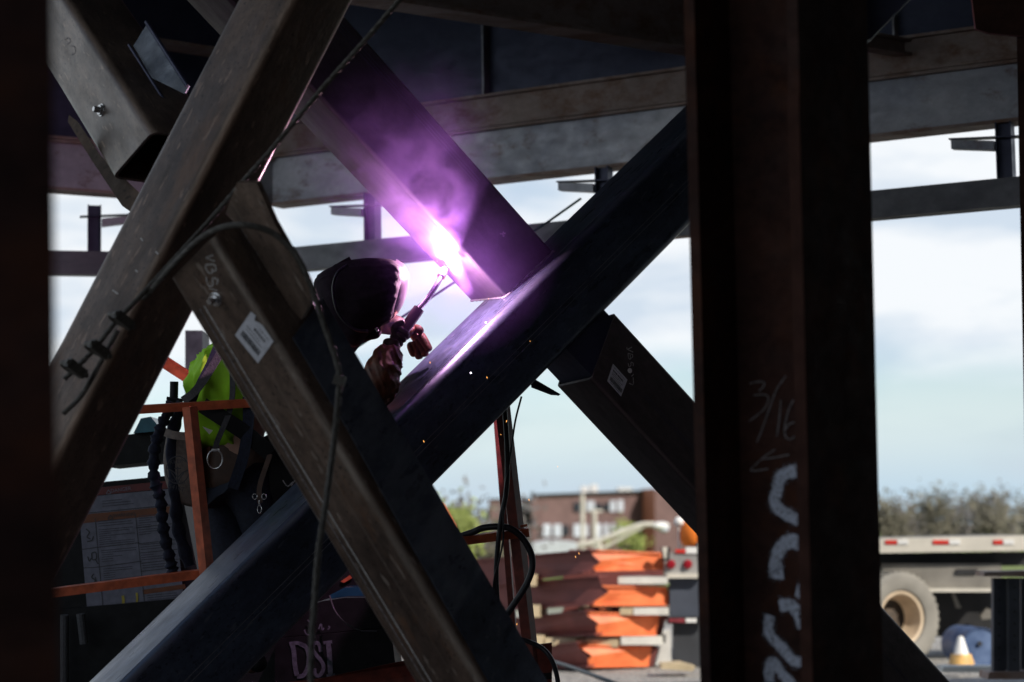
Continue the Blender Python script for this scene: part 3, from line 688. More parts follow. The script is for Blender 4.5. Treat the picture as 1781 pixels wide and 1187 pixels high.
for (x, y) in ((205, 556), (163, 607), (122, 640)):
    clip(at(x, y, 6.28), (at(x + 30, y - 34, 6.34) - at(x, y, 6.28)) + Vector((0, -.03, .01)), 1.4)
bm = bmesh.new(); rope(bm, pathpx([(205, 575, 6.32), (170, 640, 6.3), (140, 690, 6.3), (110, 720, 6.3)], 6), .0085); obj('rope_tail', bm, M_rope, t)
bm = bmesh.new()
p2 = pathpx([(250, 520, 6.4), (300, 462, 6.3), (345, 418, 6.15), (385, 396, 6.05), (430, 392, 6.0), (475, 406, 6.0), (512, 440, 6.0), (540, 495, 6.0), (562, 560, 6.0), (584, 625, 5.98), (590, 660, 5.96), (586, 720, 5.9), (577, 800, 5.85), (566, 880, 5.8), (554, 960, 5.75), (547, 1050, 5.72), (542, 1110, 5.7), (540, 1230, 5.66)], 8)
rope(bm, p2, .0098)
t = thing('wire_rope', 'second wire rope looping over the chalk marked brace and hanging straight down', 'wire rope', p2[-1], 'wire ropes')
obj('rope', bm, M_rope, t)
bm = bmesh.new(); box(bm, at(590, 662, 5.94), .034, .03, .03, Matrix.Rotation(.3, 3, 'Y')); obj('rope_ferrule', bm, M_rope, t, bevel=.006)
# ------------------------------------------------------------------ the welder
def grow(pts, closed=None): return [(at(x, y, d), r) for x, y, d, r in pts]
DH = -.30
person = thing('person', 'welder in black hood and brown leather sleeves leaning out of the orange basket to weld', 'person', at(440, 1150, 8.95))
def pskin(name, groups, mat, sub=2, amp=0, scale=8, stretch=(1, 1, 1), seed=0, kind='ridge', parent=None, along=None):
    """groups: list of chains; a chain may start from ('@', index) of an earlier node"""
    verts, edges = [], []
    for ch in groups:
        prev = None
        for q in ch:
            if q[0] == '@': prev = q[1]; continue
            verts.append((at(*q[:3]), q[3])); i = len(verts) - 1
            if prev is not None: edges.append((prev, i))
            prev = i
    me = skin(name, verts, edges, sub)
    if amp: shove(me, amp, scale, stretch, seed, kind, along)
    return obj(name, me, mat, parent or person, smooth=70)
# body: one continuous surface under the clothes (node 0 = pelvis)
body = pskin('body', [
    [(392, 800, 9.0, .14), (410, 730, 9.0, .135), (450, 665, 8.98, .15), (520, 615, 8.92, .14), (562, 585, 8.75, .065), (592, 560, 8.6, .06), (622, 520, 8.47, .085), (640, 500, 8.46, .07)],
    [('@', 3), (580, 670, 8.78, .075), (630, 700, 8.5, .05), (668, 692, 8.38, .043), (676, 640, 8.4, .036), (686, 604, 8.45, .026), (690, 592, 8.47, .03), (697, 584, 8.47, .02)],
    [('@', 3), (570, 570, 8.95, .07), (610, 560, 8.95, .05), (650, 562, 8.85, .042), (690, 568, 8.74, .034), (716, 574, 8.68, .025), (728, 590, 8.66, .03), (737, 606, 8.65, .02)],
    [('@', 0), (375, 845, 9.06, .09), (395, 950, 8.95, .085), (420, 1010, 8.92, .065), (380, 1120, 9.06, .05), (378, 1155, 9.08, .045), (405, 1168, 8.98, .035)],
    [('@', 0), (425, 850, 8.95, .09), (465, 950, 9.0, .085), (475, 1010, 8.98, .065), (430, 1110, 9.12, .05), (420, 1150, 9.15, .045), (445, 1162, 9.05, .035)]], M_skin, 2)
# shirt
pskin('shirt', [[(385, 790, 9.0, .165), (385, 735, 9.0, .175), (398, 680, 9.0, .19), (440, 630, 8.98, .20), (500, 600, 8.95, .185), (545, 585, 8.92, .13)],
                [('@', 2), (345, 660, 9.0, .085), (330, 690, 8.98, .055)]], M_lime, 4, .018, 9, (1.5, 1, .5), 3, kind='fold', along=(.3, -.95))
# leather jacket: chest flap and the two sleeves
pskin('jacket_front', [[(552, 590, 8.8, .09), (572, 628, 8.75, .078), (594, 672, 8.72, .082), (600, 730, 8.72, .09)]], M_leather, 4, .008, 16, (1, 1, .5), 1, kind='fold')
slv = pskin('jacket_sleeve', [[(515, 625, 8.87, .14), (560, 678, 8.74, .095), (606, 692, 8.52, .092), (652, 684, 8.4, .098), (664, 657, 8.39, .092), (673, 626, 8.41, .07), (682, 600, 8.44, .05)]], M_leather, 4, .0085, 22, (1.7, .7, .3), 5, kind='fold', along=(.42, -.91))
pskin('jacket_sleeve', [[(575, 560, 8.95, .085), (612, 556, 8.93, .07), (650, 560, 8.84, .058), (684, 566, 8.75, .05), (706, 572, 8.69, .042)]], M_glove, 3, .006, 20, (1, 1, .5), 8, kind='fold')
# trousers and boots
pskin('trousers', [[(392, 800, 9.0, .155), (370, 850, 9.06, .11), (392, 950, 8.95, .1), (418, 1010, 8.92, .085), (382, 1115, 9.06, .07)],
                   [('@', 0), (430, 850, 8.95, .11), (468, 950, 9.0, .1), (477, 1010, 8.98, .085), (432, 1105, 9.12, .07)]], M_jeans, 3, .01, 9, (1, 1, .5), 2)
for a, b, c, d in ((380, 1125, 9.06, 415), (428, 1118, 9.12, 452)):
    pskin('boot', [[(a, b - 12, c, .062), (a, b + 22, c, .055), (a + 22, b + 36, c - .06, .048), (d, b + 40, c - .12, .036)]], M_black, 3)
# gloves: palm, four fingers and a thumb each, closed round the torch handle
GR = Vector((0, 0, 0))
hx = at(692, 590, 8.47); hy = at(729, 537, 8.5); hdir = (hy - hx).normalized()
def glove(name, wrist, palm_c, palm_w, fingers, thumb, mat, rad=.0185):
    vs, es = [], []
    vs.append((wrist, .04)); vs.append((wrist.lerp(palm_c, .5), .037)); vs.append((palm_c, (.052, .040))); es += [(0, 1), (1, 2)]
    me = skin(name, vs, es, 3); parts = [me]
    for ch in fingers + [thumb]:
        parts.append(skin(name, [(p, rad * (1 - .1 * i)) for i, p in enumerate(ch)], chain(len(ch)), 3))
    bm = bmesh.new()
    for p in parts: bm.from_mesh(p)
    return obj(name, bm, mat, person, smooth=70)
sideV = hdir.cross(FW).normalized()          # points to the lower right of the handle in the picture
gr = .020
def curl(base_t, first, seg=5, r=.026, a0=-30, a1=215):
    c = hx + hdir * base_t; out = [first]
    for k in range(seg):
        a = R(a0 + (a1 - a0) * k / (seg - 1)); out.append(c + (-FW) * math.cos(a) * r + sideV * math.sin(a) * r * 1.0)
    return out
palm = at(683, 590, 8.46); wrist = at(677, 612, 8.44)
fing = []
for k, tt in enumerate((.042, .018, -.006, -.028)):
    base = palm + hdir * (tt * .8 - .01) - sideV * .012
    fing.append(curl(tt, base, 5, .030 - .001 * k, -75, 150))
th_ = [palm - sideV * .02 + hdir * .0, at(684, 572, 8.45), at(693, 563, 8.44), at(705, 560, 8.44)]
glove('work_glove', wrist, palm, .04, fing, th_, M_glove)
w2, p2_ = at(704, 573, 8.62), at(718, 583, 8.62)
fing2 = []
for k, (x0, y0, x1, y1, x2, y2) in enumerate(((729, 580, 740, 597, 748, 612), (725, 588, 735, 606, 741, 621), (719, 593, 727, 611, 730, 626), (713, 594, 717, 609, 722, 622))):
    fing2.append([at(x0, y0, 8.65 + .006 * k), at(x1, y1, 8.63 + .008 * k), at(x2, y2, 8.62 + .01 * k)])
glove('work_glove', w2, p2_, .04, fing2, [at(716, 572, 8.65), at(727, 571, 8.62), at(735, 580, 8.6)], M_leather, .0225)
# welding hood: lofted sections from nape to face shield
S = 8.75 / FPX
def sec(x, y, d, rx, ry, rz, tilt=0):
    t = R(tilt); ax = UPV * math.cos(t) + RTV * math.sin(t)
    return (at(x, y, d), ax * ry * S, FW * rz)
bm = bmesh.new()
secs = [sec(548, 512, 8.78 + DH, 0, 10, .03, -10), sec(555, 515, 8.78 + DH, 0, 30, .08, -10), sec(568, 520, 8.77 + DH, 0, 48, .115, -8), sec(584, 525, 8.76 + DH, 0, 60, .135, -6), sec(602, 528, 8.76 + DH, 0, 71, .145, -3), sec(622, 527, 8.75 + DH, 0, 75, .15, 2), sec(642, 520, 8.75 + DH, 0, 70, .15, 6),
        sec(660, 514, 8.75 + DH, 0, 62, .145, 9), sec(676, 512, 8.75 + DH, 0, 56, .14, 12), sec(688, 513, 8.76 + DH, 0, 47, .13, 14), sec(693, 514, 8.76 + DH, 0, 34, .10, 14)]
blob(bm, secs, 48); me = bpy.data.meshes.new('h'); bmesh.ops.recalc_face_normals(bm, faces=bm.faces[:]); bmesh.ops.subdivide_edges(bm, edges=bm.edges[:], cuts=2, use_grid_fill=True, smooth=.6); bm.to_mesh(me); bm.free()
shove(me, .004, 12, (.35, 1, 1.8), 4, 'fold')
hood = obj('welding_hood', me, M_hood, person, smooth=80)
bm = bmesh.new()
secs = [sec(676, 507, 8.80 + DH, 0, 56, .12, 14), sec(688, 508, 8.81 + DH, 0, 50, .125, 15), sec(696, 511, 8.82 + DH, 0, 43, .12, 16), sec(702, 513, 8.83 + DH, 0, 33, .10, 17), sec(705, 515, 8.84 + DH, 0, 18, .06, 17)]
blob(bm, secs, 40); obj('face_shield', bm, M_visor, hood, smooth=60)
bm = bmesh.new(); pp = pathpx([(604, 462, 8.34), (588, 474, 8.32), (580, 495, 8.31), (581, 520, 8.3), (588, 544, 8.3), (602, 562, 8.3), (620, 574, 8.31), (640, 576, 8.33)], 6); sweep(bm, pp, .0055, 8, 1.5)
obj('head_band', bm, M_rubber, hood)
bm = bmesh.new(); box(bm, at(597, 459, 8.46), .075, .05, .02, Matrix.Rotation(-.5, 3, 'Y')); sweep(bm, [at(606, 450, 8.44), at(606, 459, 8.44)], .006, 8)
obj('brim_tab', bm, M_hood, hood, bevel=.003)
pskin('hood_bib', [[(600, 562, 8.5, .085), (616, 578, 8.48, .058), (642, 577, 8.46, .045), (662, 570, 8.46, .04)], [('@', 0), (576, 572, 8.52, .055)]], M_hood, 3, .004, 16, parent=hood)
bm = bmesh.new(); sweep(bm, [at(654, 571, 8.36), at(657, 577, 8.36)], .006, 8); obj('pivot_knob', bm, M_gal, hood)
# harness and tool belt
def strap(name, pts, wd, mat, th=.004, parent=None):
    bm = bmesh.new(); q = pathpx(pts, 6)
    fr = frames(q); rows = []
    for p, (t, u, v) in zip(q, fr):
        s = t.cross(FW).normalized(); rows.append([bm.verts.new(p + s * wd / 2 - FW * th), bm.verts.new(p - s * wd / 2 - FW * th), bm.verts.new(p - s * wd / 2 + FW * th), bm.verts.new(p + s * wd / 2 + FW * th)])
    for a, b in zip(rows, rows[1:]):
        for k in range(4): bm.faces.new((a[k], a[(k + 1) % 4], b[(k + 1) % 4], b[k]))
    bm.faces.new(rows[0]); bm.faces.new(rows[-1][::-1]); return obj(name, bm, mat, parent or person, smooth=40)
strap('harness_strap', [(318, 697, 8.76), (335, 685, 8.74), (352, 665, 8.74), (368, 640, 8.76), (392, 600, 8.78)], .035, M_web)
strap('harness_strap', [(330, 712, 8.77), (346, 670, 8.78), (364, 634, 8.8), (378, 600, 8.82)], .03, M_blueweb)
strap('harness_strap', [(404, 640, 8.79), (404, 690, 8.77), (396, 725, 8.76), (379, 765, 8.75), (374, 782, 8.74)], .024, M_web)
strap('harness_strap', [(432, 690, 8.79), (432, 730, 8.78), (424, 790, 8.78), (405, 850, 8.8)], .05, M_blueweb)
strap('lanyard', [(352, 705, 8.78), (388, 728, 8.76), (430, 756, 8.78), (470, 790, 8.8)], .07, M_black)
bm = bmesh.new(); M_ = axmat(at(374, 799, 8.73), -FW, RTV); lathe(bm, [(.0345 + .0035 * math.cos(a), .0035 * math.sin(a)) for a in [R(30 * k) for k in range(13)]], M_ @ Matrix.Diagonal((.95, 1.2, 1, 1)), 32)
obj('harness_ring', bm, M_gal, person)
bm = bmesh.new(); box(bm, at(375, 783, 8.735), .034, .008, .01); obj('strap_keeper', bm, M_gal, person, bevel=.002)
def pouch(name, poly, d, th, mat, puff=.03):
    """soft bag: outline with a bulging front"""
    bm = bmesh.new(); cx = sum(p[0] for p in poly) / len(poly); cy = sum(p[1] for p in poly) / len(poly)
    q = []
    P_ = [Vector((x, y, 0)) for x, y in poly]; P_ = smooth_path(P_ + [P_[0]], 4)[:-1]
    rings = []
    for k, f in ((0, 1.0), (1, 1.02), (2, .93), (3, .75), (4, .5), (5, .25)):
        dd = d + th - k * .0 - (0, th, th + puff * .5, th + puff * .85, th + puff, th + puff * 1.05)[k]
        rings.append([bm.verts.new(at(cx + (p.x - cx) * f, cy + (p.y - cy) * f, dd)) for p in P_])
    n = len(P_)
    for a, b in zip(rings, rings[1:]):
        for k in range(n): bm.faces.new((a[k], a[(k + 1) % n], b[(k + 1) % n], b[k]))
    bm.faces.new(rings[0][::-1]); bm.faces.new(rings[-1])
    bmesh.ops.recalc_face_normals(bm, faces=bm.faces[:]); me = bpy.data.meshes.new(name); bm.to_mesh(me); bm.free(); shove(me, .004, 9, seed=2, kind='n')
    return obj(name, me, mat, person, smooth=60)
pc = pouch('tool_pouch', [(290, 757), (318, 753), (345, 757), (352, 800), (350, 850), (340, 878), (322, 878), (303, 866), (289, 840), (285, 800)], 8.86, .12, M_canvas)
pouch('leather_pouch', [(366, 775), (400, 765), (455, 780), (462, 810), (448, 850), (430, 872), (400, 876), (375, 862), (364, 830)], 8.9, .1, M_lbrown)
strap('pouch_strap', [(470, 790, 8.8), (452, 845, 8.78), (452, 875, 8.77)], .022, M_lbrown)
strap('pouch_rim', [(287, 752, 8.72), (302, 757, 8.70), (325, 759, 8.69), (348, 756, 8.70)], .035, M_canvas)
bm = bmesh.new(); 
for c, r1, r2 in (((443, 864), .010, .012), ((459, 864), .010, .012), ((451, 886), .009, .017)):
    Mx = axmat(at(c[0], c[1], 8.75), -FW, RTV) @ Matrix.Diagonal((r1 / .01, r2 / .01, 1, 1)); lathe(bm, [(.01 + .002 * math.cos(a), .002 * math.sin(a)) for a in [R(60 * k) for k in range(7)]], Mx, 16)
sweep(bm, [at(451, 870, 8.75), at(451, 878, 8.75)], .004, 6); obj('snap_hook', bm, M_gal, person)
pouch('tool_bag', [(440, 770), (500, 745), (560, 735), (590, 790), (560, 840), (520, 880), (470, 900), (448, 870)], 8.95, .16, M_black)
bm = bmesh.new()
for s in ([(492, 836), (500, 846), (510, 838)], [(506, 846), (516, 832)], [(522, 838), (530, 842), (538, 834)]): stroke(bm, s, .005, at(510, 840, 8.72), -FW, 0)
obj('white_scribble', bm, M_scratch, person, smooth=0)
# stamp on the canvas pouch
Pp = at(318, 820, 8.695); n_ = -FW
bm = bmesh.new(); ring = [(309 + 20 * math.cos(a), 818 + 24 * math.sin(a)) for a in [2 * math.pi * k / 28 for k in range(29)]]
stroke(bm, ring, .004, Pp, n_, 0)
for s in ([(291, 815), (303, 822), (309, 830), (318, 822), (328, 818)], [(298, 822), (306, 834), (309, 842)], [(320, 822), (312, 834), (309, 842)], [(303, 815), (315, 815)], [(309, 812), (309, 842)]): stroke(bm, s, .005, Pp, n_, 0)
obj('pouch_stamp', bm, M_ink, pc, smooth=0)
for s, a, b in (('KLEIN', (296, 808), (323, 804)), ('TOOLS', (297, 839), (322, 842)), ('5416T', (293, 849), (320, 856))):
    obj('pouch_lettering', text_mesh(s, a, b, Pp, n_, 0, 1.0), M_ink, pc, smooth=0)
# blue shock pack lanyard
bm = bmesh.new(); q = pathpx([(300, 700, 8.8), (284, 735, 8.78), (270, 775, 8.76), (268, 830, 8.75), (279, 870, 8.75), (284, 920, 8.76), (296, 975, 8.78), (302, 1000, 8.8)], 14)
sweep(bm, q, [.027 + .006 * math.sin(i * 1.1) + .003 * math.sin(i * 2.7) for i in range(len(q))], 12, .6); obj('lanyard', bm, M_blueweb, person, smooth=70)
bm = bmesh.new(); q = pathpx([(318, 700, 8.84), (300, 760, 8.84), (305, 860, 8.84), (310, 920, 8.84), (330, 985, 8.85)], 12)
sweep(bm, q, [.03 + .005 * math.sin(i * .9) for i in range(len(q))], 12, .6); obj('lanyard', bm, M_blueweb, person, smooth=70)
bm = bmesh.new(); sweep(bm, [at(303, 664, 8.9), at(302, 710, 8.9)], .019, 12); sweep(bm, [at(290, 693, 8.88), at(318, 697, 8.88)], .008, 8); obj('tool_handle', bm, M_black, person)
plate_px('paper_tag', [(352, 742), (370, 749), (364, 756)], 8.74, .003, M_white, person)

# ------------------------------------------------------------------ torch
torch = thing('welding_torch', 'welding torch with red brown handle and bent grey neck held in a leather glove', 'welding torch', hx)
bm = bmesh.new(); sweep(bm, [hx - hdir * .045, hx - hdir * .03, hx + hdir * .02, hy - hdir * .02, hy, hy + hdir * .002], [.016, .023, .024, .025, .024, .014], 14); obj('handle', bm, plain('handle_plastic', (.11, .045, .05), .5, 0, .2, 30), torch, smooth=50)
bm = bmesh.new(); q = pathpx([(729, 537, 8.5), (742, 522, 8.51), (755, 503, 8.53), (764, 488, 8.56), (769, 476, 8.59)], 6); sweep(bm, q, .0115, 12); obj('neck', bm, M_gal, torch)
bm = bmesh.new(); q = [at(767, 482, 8.58), at(771, 473, 8.6), at(773, 468, 8.61)]; sweep(bm, q, [.018, .018, .012], 14); obj('nozzle', bm, M_gal, torch)
bm = bmesh.new(); sweep(bm, pathpx([(690, 593, 8.46), (676, 610, 8.42), (655, 636, 8.4), (640, 660, 8.42), (610, 720, 8.5), (560, 820, 8.7)], 6), .010, 10); obj('torch_cable', bm, M_rubber, torch)

# ------------------------------------------------------------------ welding arc, sparks, smoke
arc_p = B.pt(B.tpx(801, 431), 0, 0) - B.U * .04 + B.V * .035
bm = bmesh.new(); bmesh.ops.create_icosphere(bm, subdivisions=3, radius=.017)
bmesh.ops.transform(bm, matrix=axmat(arc_p, B.D) @ Matrix.Diagonal((1, 1, 1.7, 1)), verts=bm.verts)
arc = obj('welding_arc', bm, glow('arc_light', (1, .72, 1), 120), None); tag(arc, 'blinding white violet welding arc at the torch tip', 'welding arc')
ld = bpy.data.lights.new('arc_lamp', 'POINT'); ld.energy = 115; ld.color = (1, .52, .82); ld.shadow_soft_size = .012
lo = bpy.data.objects.new('arc_lamp', ld); col.objects.link(lo); lo.location = arc_p - B.U * .022; lo.parent = arc
M_spark = glow('spark_glow', (1, .42, .1), 2.2); M_spark2 = glow('bright_spark_glow', (.95, .8, 1), 20)
for q_ in (M_spark, M_spark2): q_.node_tree.nodes['Principled BSDF'].inputs['Base Color'].default_value = (.01, .01, .01, 1)
sp0 = None
for i, (x, y, big) in enumerate([(845, 561, 2), (819, 649, 2), (847, 657, 1), (748, 631, 1), (737, 768, 1), (871, 756, 0), (881, 733, 1), (920, 870, 1), (1001, 969, 1), (1007, 963, 1), (899, 1086, 1), (922, 594, 0), (850, 520, 0), (760, 455, 0), (970, 812, 0)]):
    if sp0 is None:
        bm = bmesh.new(); bmesh.ops.create_icosphere(bm, subdivisions=1, radius=1); sp0 = obj('spark', bm, M_spark, None); s = sp0; me1 = sp0.data
        me2 = sp0.data.copy(); me2.materials.clear(); me2.materials.append(M_spark2)
    else: s = sp0.copy(); col.objects.link(s)
    s.data = me2 if big == 2 else me1
    r = (.0009, .0015, .0030)[big]; s.location = at(x, y, 8.3 if y > 500 else 8.5); s.scale = (r, r, r * 3.2 if big < 2 else r); s.rotation_euler = (0, random.uniform(-.7, .7), 0)
    tag(s, 'tiny glowing orange spark falling from the weld' if big < 2 else ('bright white spark on the edge of the long brace below the arc' if i == 0 else 'bright white spark lower on the dark face of the long brace'), 'spark', 'sparks')
# smoke plume: a rising, drifting cloud lit by the arc
plume_dir = (at(672, 215, 7.8) - arc_p).normalized()
bm = bmesh.new(); Mx = axmat(arc_p - plume_dir * .05, plume_dir)
lathe(bm, [(.20, -.30), (.42, -.15), (.55, .05), (.56, .35), (.58, .65), (.55, .9), (.35, 1.05)], Mx, 24, True)
mt = bpy.data.materials.new('weld_smoke'); mt.use_nodes = True; nt = mt.node_tree; nt.nodes.clear(); L = nt.links.new
out = N(nt, 'ShaderNodeOutputMaterial'); vs_ = N(nt, 'ShaderNodeVolumePrincipled'); vs_.inputs['Color'].default_value = (.50, .30, .95, 1); vs_.inputs['Anisotropy'].default_value = .1
vs_.inputs['Absorption Color'].default_value = (.6, .5, .7, 1)
tc = N(nt, 'ShaderNodeTexCoord'); 
sub = N(nt, 'ShaderNodeVectorMath', operation='SUBTRACT'); sub.inputs[1].default_value = arc_p; L(tc.outputs['Object'], sub.inputs[0])
dt = N(nt, 'ShaderNodeVectorMath', operation='DOT_PRODUCT'); dt.inputs[1].default_value = plume_dir; L(sub.outputs[0], dt.inputs[0])
scl = N(nt, 'ShaderNodeVectorMath', operation='SCALE'); scl.inputs[0].default_value = plume_dir; L(dt.outputs['Value'], scl.inputs['Scale'])
s2 = N(nt, 'ShaderNodeVectorMath', operation='SUBTRACT'); L(sub.outputs[0], s2.inputs[0]); L(scl.outputs[0], s2.inputs[1])
ln = N(nt, 'ShaderNodeVectorMath', operation='LENGTH'); L(s2.outputs[0], ln.inputs[0])
def M2_(op, a, b=None):
    n = N(nt, 'ShaderNodeMath', operation=op)
    for i, v in enumerate((a, b)):
        if v is None: continue
        if isinstance(v, (int, float)): n.inputs[i].default_value = v
        else: L(v, n.inputs[i])
    return n.outputs[0]
a_ = M2_('MAXIMUM', dt.outputs['Value'], 0.0); rad_ = M2_('ADD', M2_('MULTIPLY', a_, .52), .035)
edge = M2_('MAXIMUM', M2_('SUBTRACT', 1.0, M2_('DIVIDE', ln.outputs['Value'], rad_)), 0.0)
nz1 = N(nt, 'ShaderNodeTexNoise'); nz1.inputs['Scale'].default_value = 5.5; nz1.inputs['Detail'].default_value = 8; nz1.inputs['Roughness'].default_value = .62; nz1.inputs['Distortion'].default_value = .8
L(tc.outputs['Object'], nz1.inputs['Vector'])
nr = N(nt, 'ShaderNodeMapRange'); nr.inputs['From Min'].default_value = .40; nr.inputs['From Max'].default_value = .72; L(nz1.outputs[0], nr.inputs['Value'])
fall = M2_('MAXIMUM', M2_('SUBTRACT', 1.0, M2_('MULTIPLY', a_, 1.0)), 0.0)
nearb = M2_('DIVIDE', .10, M2_('ADD', a_, .06))
den = M2_('MULTIPLY', M2_('MULTIPLY', M2_('MULTIPLY', edge, nr.outputs[0]), fall), M2_('MULTIPLY', M2_('ADD', nearb, .8), 7.5))
l2 = N(nt, 'ShaderNodeVectorMath', operation='LENGTH'); L(sub.outputs[0], l2.inputs[0])
halo = M2_('POWER', M2_('MAXIMUM', M2_('SUBTRACT', 1.0, M2_('DIVIDE', l2.outputs['Value'], .52)), 0.0), 1.5)
den = M2_('ADD', den, M2_('MULTIPLY', M2_('MULTIPLY', M2_('MULTIPLY', halo, l2.outputs['Value']), M2_('ADD', nr.outputs[0], .4)), .8))
L(den, vs_.inputs['Density']); L(vs_.outputs[0], out.inputs['Volume'])
smoke = obj('weld_smoke', bm, mt, None); tag(smoke, 'violet lit smoke drifting up from the arc across the wide dark brace', 'smoke', kind='stuff')

# ------------------------------------------------------------------ lift basket
lift = thing('lift_basket', 'orange steel work basket with scraped paint that the welder stands in', 'lift basket', at(500, 1175, 9.0))
def bar(name, pts, w, mat=M_orange, parent=lift, rot=45, n=4):
    bm = bmesh.new(); q = [at(*p) for p in pts]; d = (q[-1] - q[0]).normalized(); u = FW.cross(d).normalized(); v = d.cross(u).normalized(); a = R(rot)
    U_ = (u * math.cos(a) + v * math.sin(a)) * w / 2; V_ = (-u * math.sin(a) + v * math.cos(a)) * w / 2
    prism(bm, [q[0] + U_ + V_, q[0] + U_ - V_, q[0] - U_ - V_, q[0] - U_ + V_], q[-1] - q[0]); return obj(name, bm, mat, parent, bevel=.003, smooth=30)
bar('top_rail', [(235, 713, 8.62), (640, 689, 8.95)], .036, rot=4)
bar('mid_rail', [(60, 1035, 8.6), (360, 998, 8.64), (919, 926, 8.95)], .038, rot=4)
bar('guard_post', [(330, 708, 8.64), (361, 1010, 8.66)], .046, rot=36)
bar('guard_post', [(872, 690, 8.95), (929, 1187, 9.0), ][:2], .05, rot=30, mat=M_redpaint)
bar('back_rail', [(280, 626, 9.8), (345, 668, 9.8)], .05, rot=10)
bar('back_rail', [(862, 700, 9.9), (900, 1187, 9.9)], .03, rot=10, mat=M_redpaint)
bm = bmesh.new(); pxprism(bm, [(430, 1195, 8.85), (560, 1180, 8.85), (700, 1150, 8.85), (960, 1118, 9.0), (960, 1240, 9.0), (430, 1300, 8.85)], 8.9, .01); obj('toe_board', bm, M_redpaint, lift, smooth=0)
bm = bmesh.new(); prism(bm, [at(60, 1250, 8.7), at(960, 1170, 9.0), at(940, 1150, 9.9), at(60, 1190, 9.9)], Vector((0, 0, -.03))); obj('floor', bm, M_black, lift, smooth=0)
pos = [at(919, 926, 8.93), at(912, 927, 8.94)]
bm = bmesh.new(); sweep(bm, [at(905, 916, 8.9), at(917, 914, 8.9)], .006, 6); obj('rail_lug', bm, M_orange, lift)
# machine box with placards
plc = thing('machine_box', 'black machine box with a worn DANGER and WARNING placard behind the orange rails', 'machine', at(210, 1187, 9.5))
bm = bmesh.new(); pxprism(bm, [(40, 866), (185, 838), (310, 826), (345, 1000), (350, 1060), (40, 1085)], 9.75, .5); obj('housing', bm, M_black, plc, bevel=.012)
bm = bmesh.new(); pxprism(bm, [(40, 1066), (330, 1040), (520, 1010), (560, 1187), (560, 1260), (40, 1260)], 9.6, .6); obj('lower_housing', bm, M_black, plc, bevel=.02)
bm = bmesh.new(); pxprism(bm, [(190, 760), (290, 748), (300, 800), (180, 812)], 9.75, .4); obj('control_head', bm, M_black, plc, bevel=.01)
bm = bmesh.new(); pxprism(bm, [(232, 754), (278, 750), (276, 742), (262, 725), (245, 728)], 9.7, .25); obj('blue_cap', bm, plain('blue_plastic', (.03, .12, .17), .25, 0, .3, 8), plc, bevel=.006)
for a, b in (((112, 1070), (112, 1190)), ((140, 1068), (146, 1120))):
    bm = bmesh.new(); sweep(bm, [at(a[0], a[1], 9.5), at(b[0], b[1], 9.5)], .02, 10); obj('grey_conduit', bm, M_web, plc)
c0, c1_, c2_, c3_ = at(140, 852, 9.7), at(306, 836, 9.7), at(330, 1046, 9.7), at(155, 1068, 9.7)
PN = (c1_ - c0).cross(c3_ - c0).normalized(); PN = PN if PN.dot(CAM - c0) > 0 else -PN
def sign_part(name, poly, mat, off, parent):
    bm = bmesh.new(); prism(bm, [on_plane(x, y, c0, PN, off) for x, y in poly], PN * -.002); return obj(name, bm, mat, parent, smooth=0)
M_sign = plain('worn_white_placard', (.13, .13, .17), .6, 0, .2, 30); M_sred = plain('placard_red', (.10, .012, .012), .5, 0, .2, 20); M_sor = plain('placard_orange', (.14, .04, .012), .5, 0, .2, 20)
board = sign_part('placard', [(136, 866), (300, 850), (320, 1044), (152, 1064)], M_sign, .004, plc)
sign_part('danger_band', [(134, 852), (298, 836), (300, 849), (136, 865)], M_sred, .005, board)
sign_part('warning_band', [(139, 896), (304, 880), (306, 893), (140, 911)], M_sor, .006, board)
sign_part('notice_band', [(248, 1026), (322, 1016), (323, 1024), (249, 1034)], M_sor, .006, board)
obj('danger_lettering', text_mesh('DANGER', (194, 857), (229, 852), c0, PN, .008), M_sign, board, smooth=0)
obj('warning_lettering', text_mesh('WARNING', (197, 900), (236, 896), c0, PN, .009), M_ink, board, smooth=0)
bm = bmesh.new(); stroke(bm, [(189, 852), (193, 858), (186, 859), (189, 852)], .004, c0, PN, .008); obj('alert_symbol', bm, M_sign, board, smooth=0)
bm = bmesh.new(); stroke(bm, [(192, 896), (197, 902), (189, 903), (192, 896)], .004, c0, PN, .009); obj('alert_symbol', bm, M_ink, board, smooth=0)
bm = bmesh.new()
for s in ([(166, 902), (180, 1062)], [(236, 894), (252, 1052)], [(142, 956), (171, 952), (243, 944)], [(146, 988), (174, 986), (247, 976)], [(152, 1022), (250, 1010)], [(242, 946), (312, 938)], [(244, 962), (313, 955)], [(246, 980), (315, 972)], [(237, 918), (308, 910)], [(245, 994), (316, 986)], [(139, 894), (303, 878)]): stroke(bm, s, .0035, c0, PN, .0065)
obj('placard_rules', bm, M_ink, board, smooth=0)
bm = bmesh.new()
for (x0, y0, x1, n, gap) in ((171, 907, 232, 3, 4.2), (172, 922, 235, 8, 3.6), (176, 958, 238, 6, 3.8), (180, 990, 240, 6, 3.8), (241, 898, 300, 4, 4), (241, 914, 302, 5, 4), (244, 948, 306, 3, 4), (246, 966, 306, 3, 4), (248, 984, 306, 2, 4), (178, 872, 236, 3, 4.5), (256, 1036, 310, 3, 4)):
    for k in range(n):
        y = y0 + k * gap; xe = x0 + (x1 - x0) * random.choice((.35, .6, .85, .95, 1)); stroke(bm, [(x0 + k * .3, y), (xe, y - (xe - x0) * .095)], .0030, c0, PN, .0065)
obj('placard_print', bm, plain('faded_print', (.045, .045, .06), .7), board, smooth=0)
bm = bmesh.new()
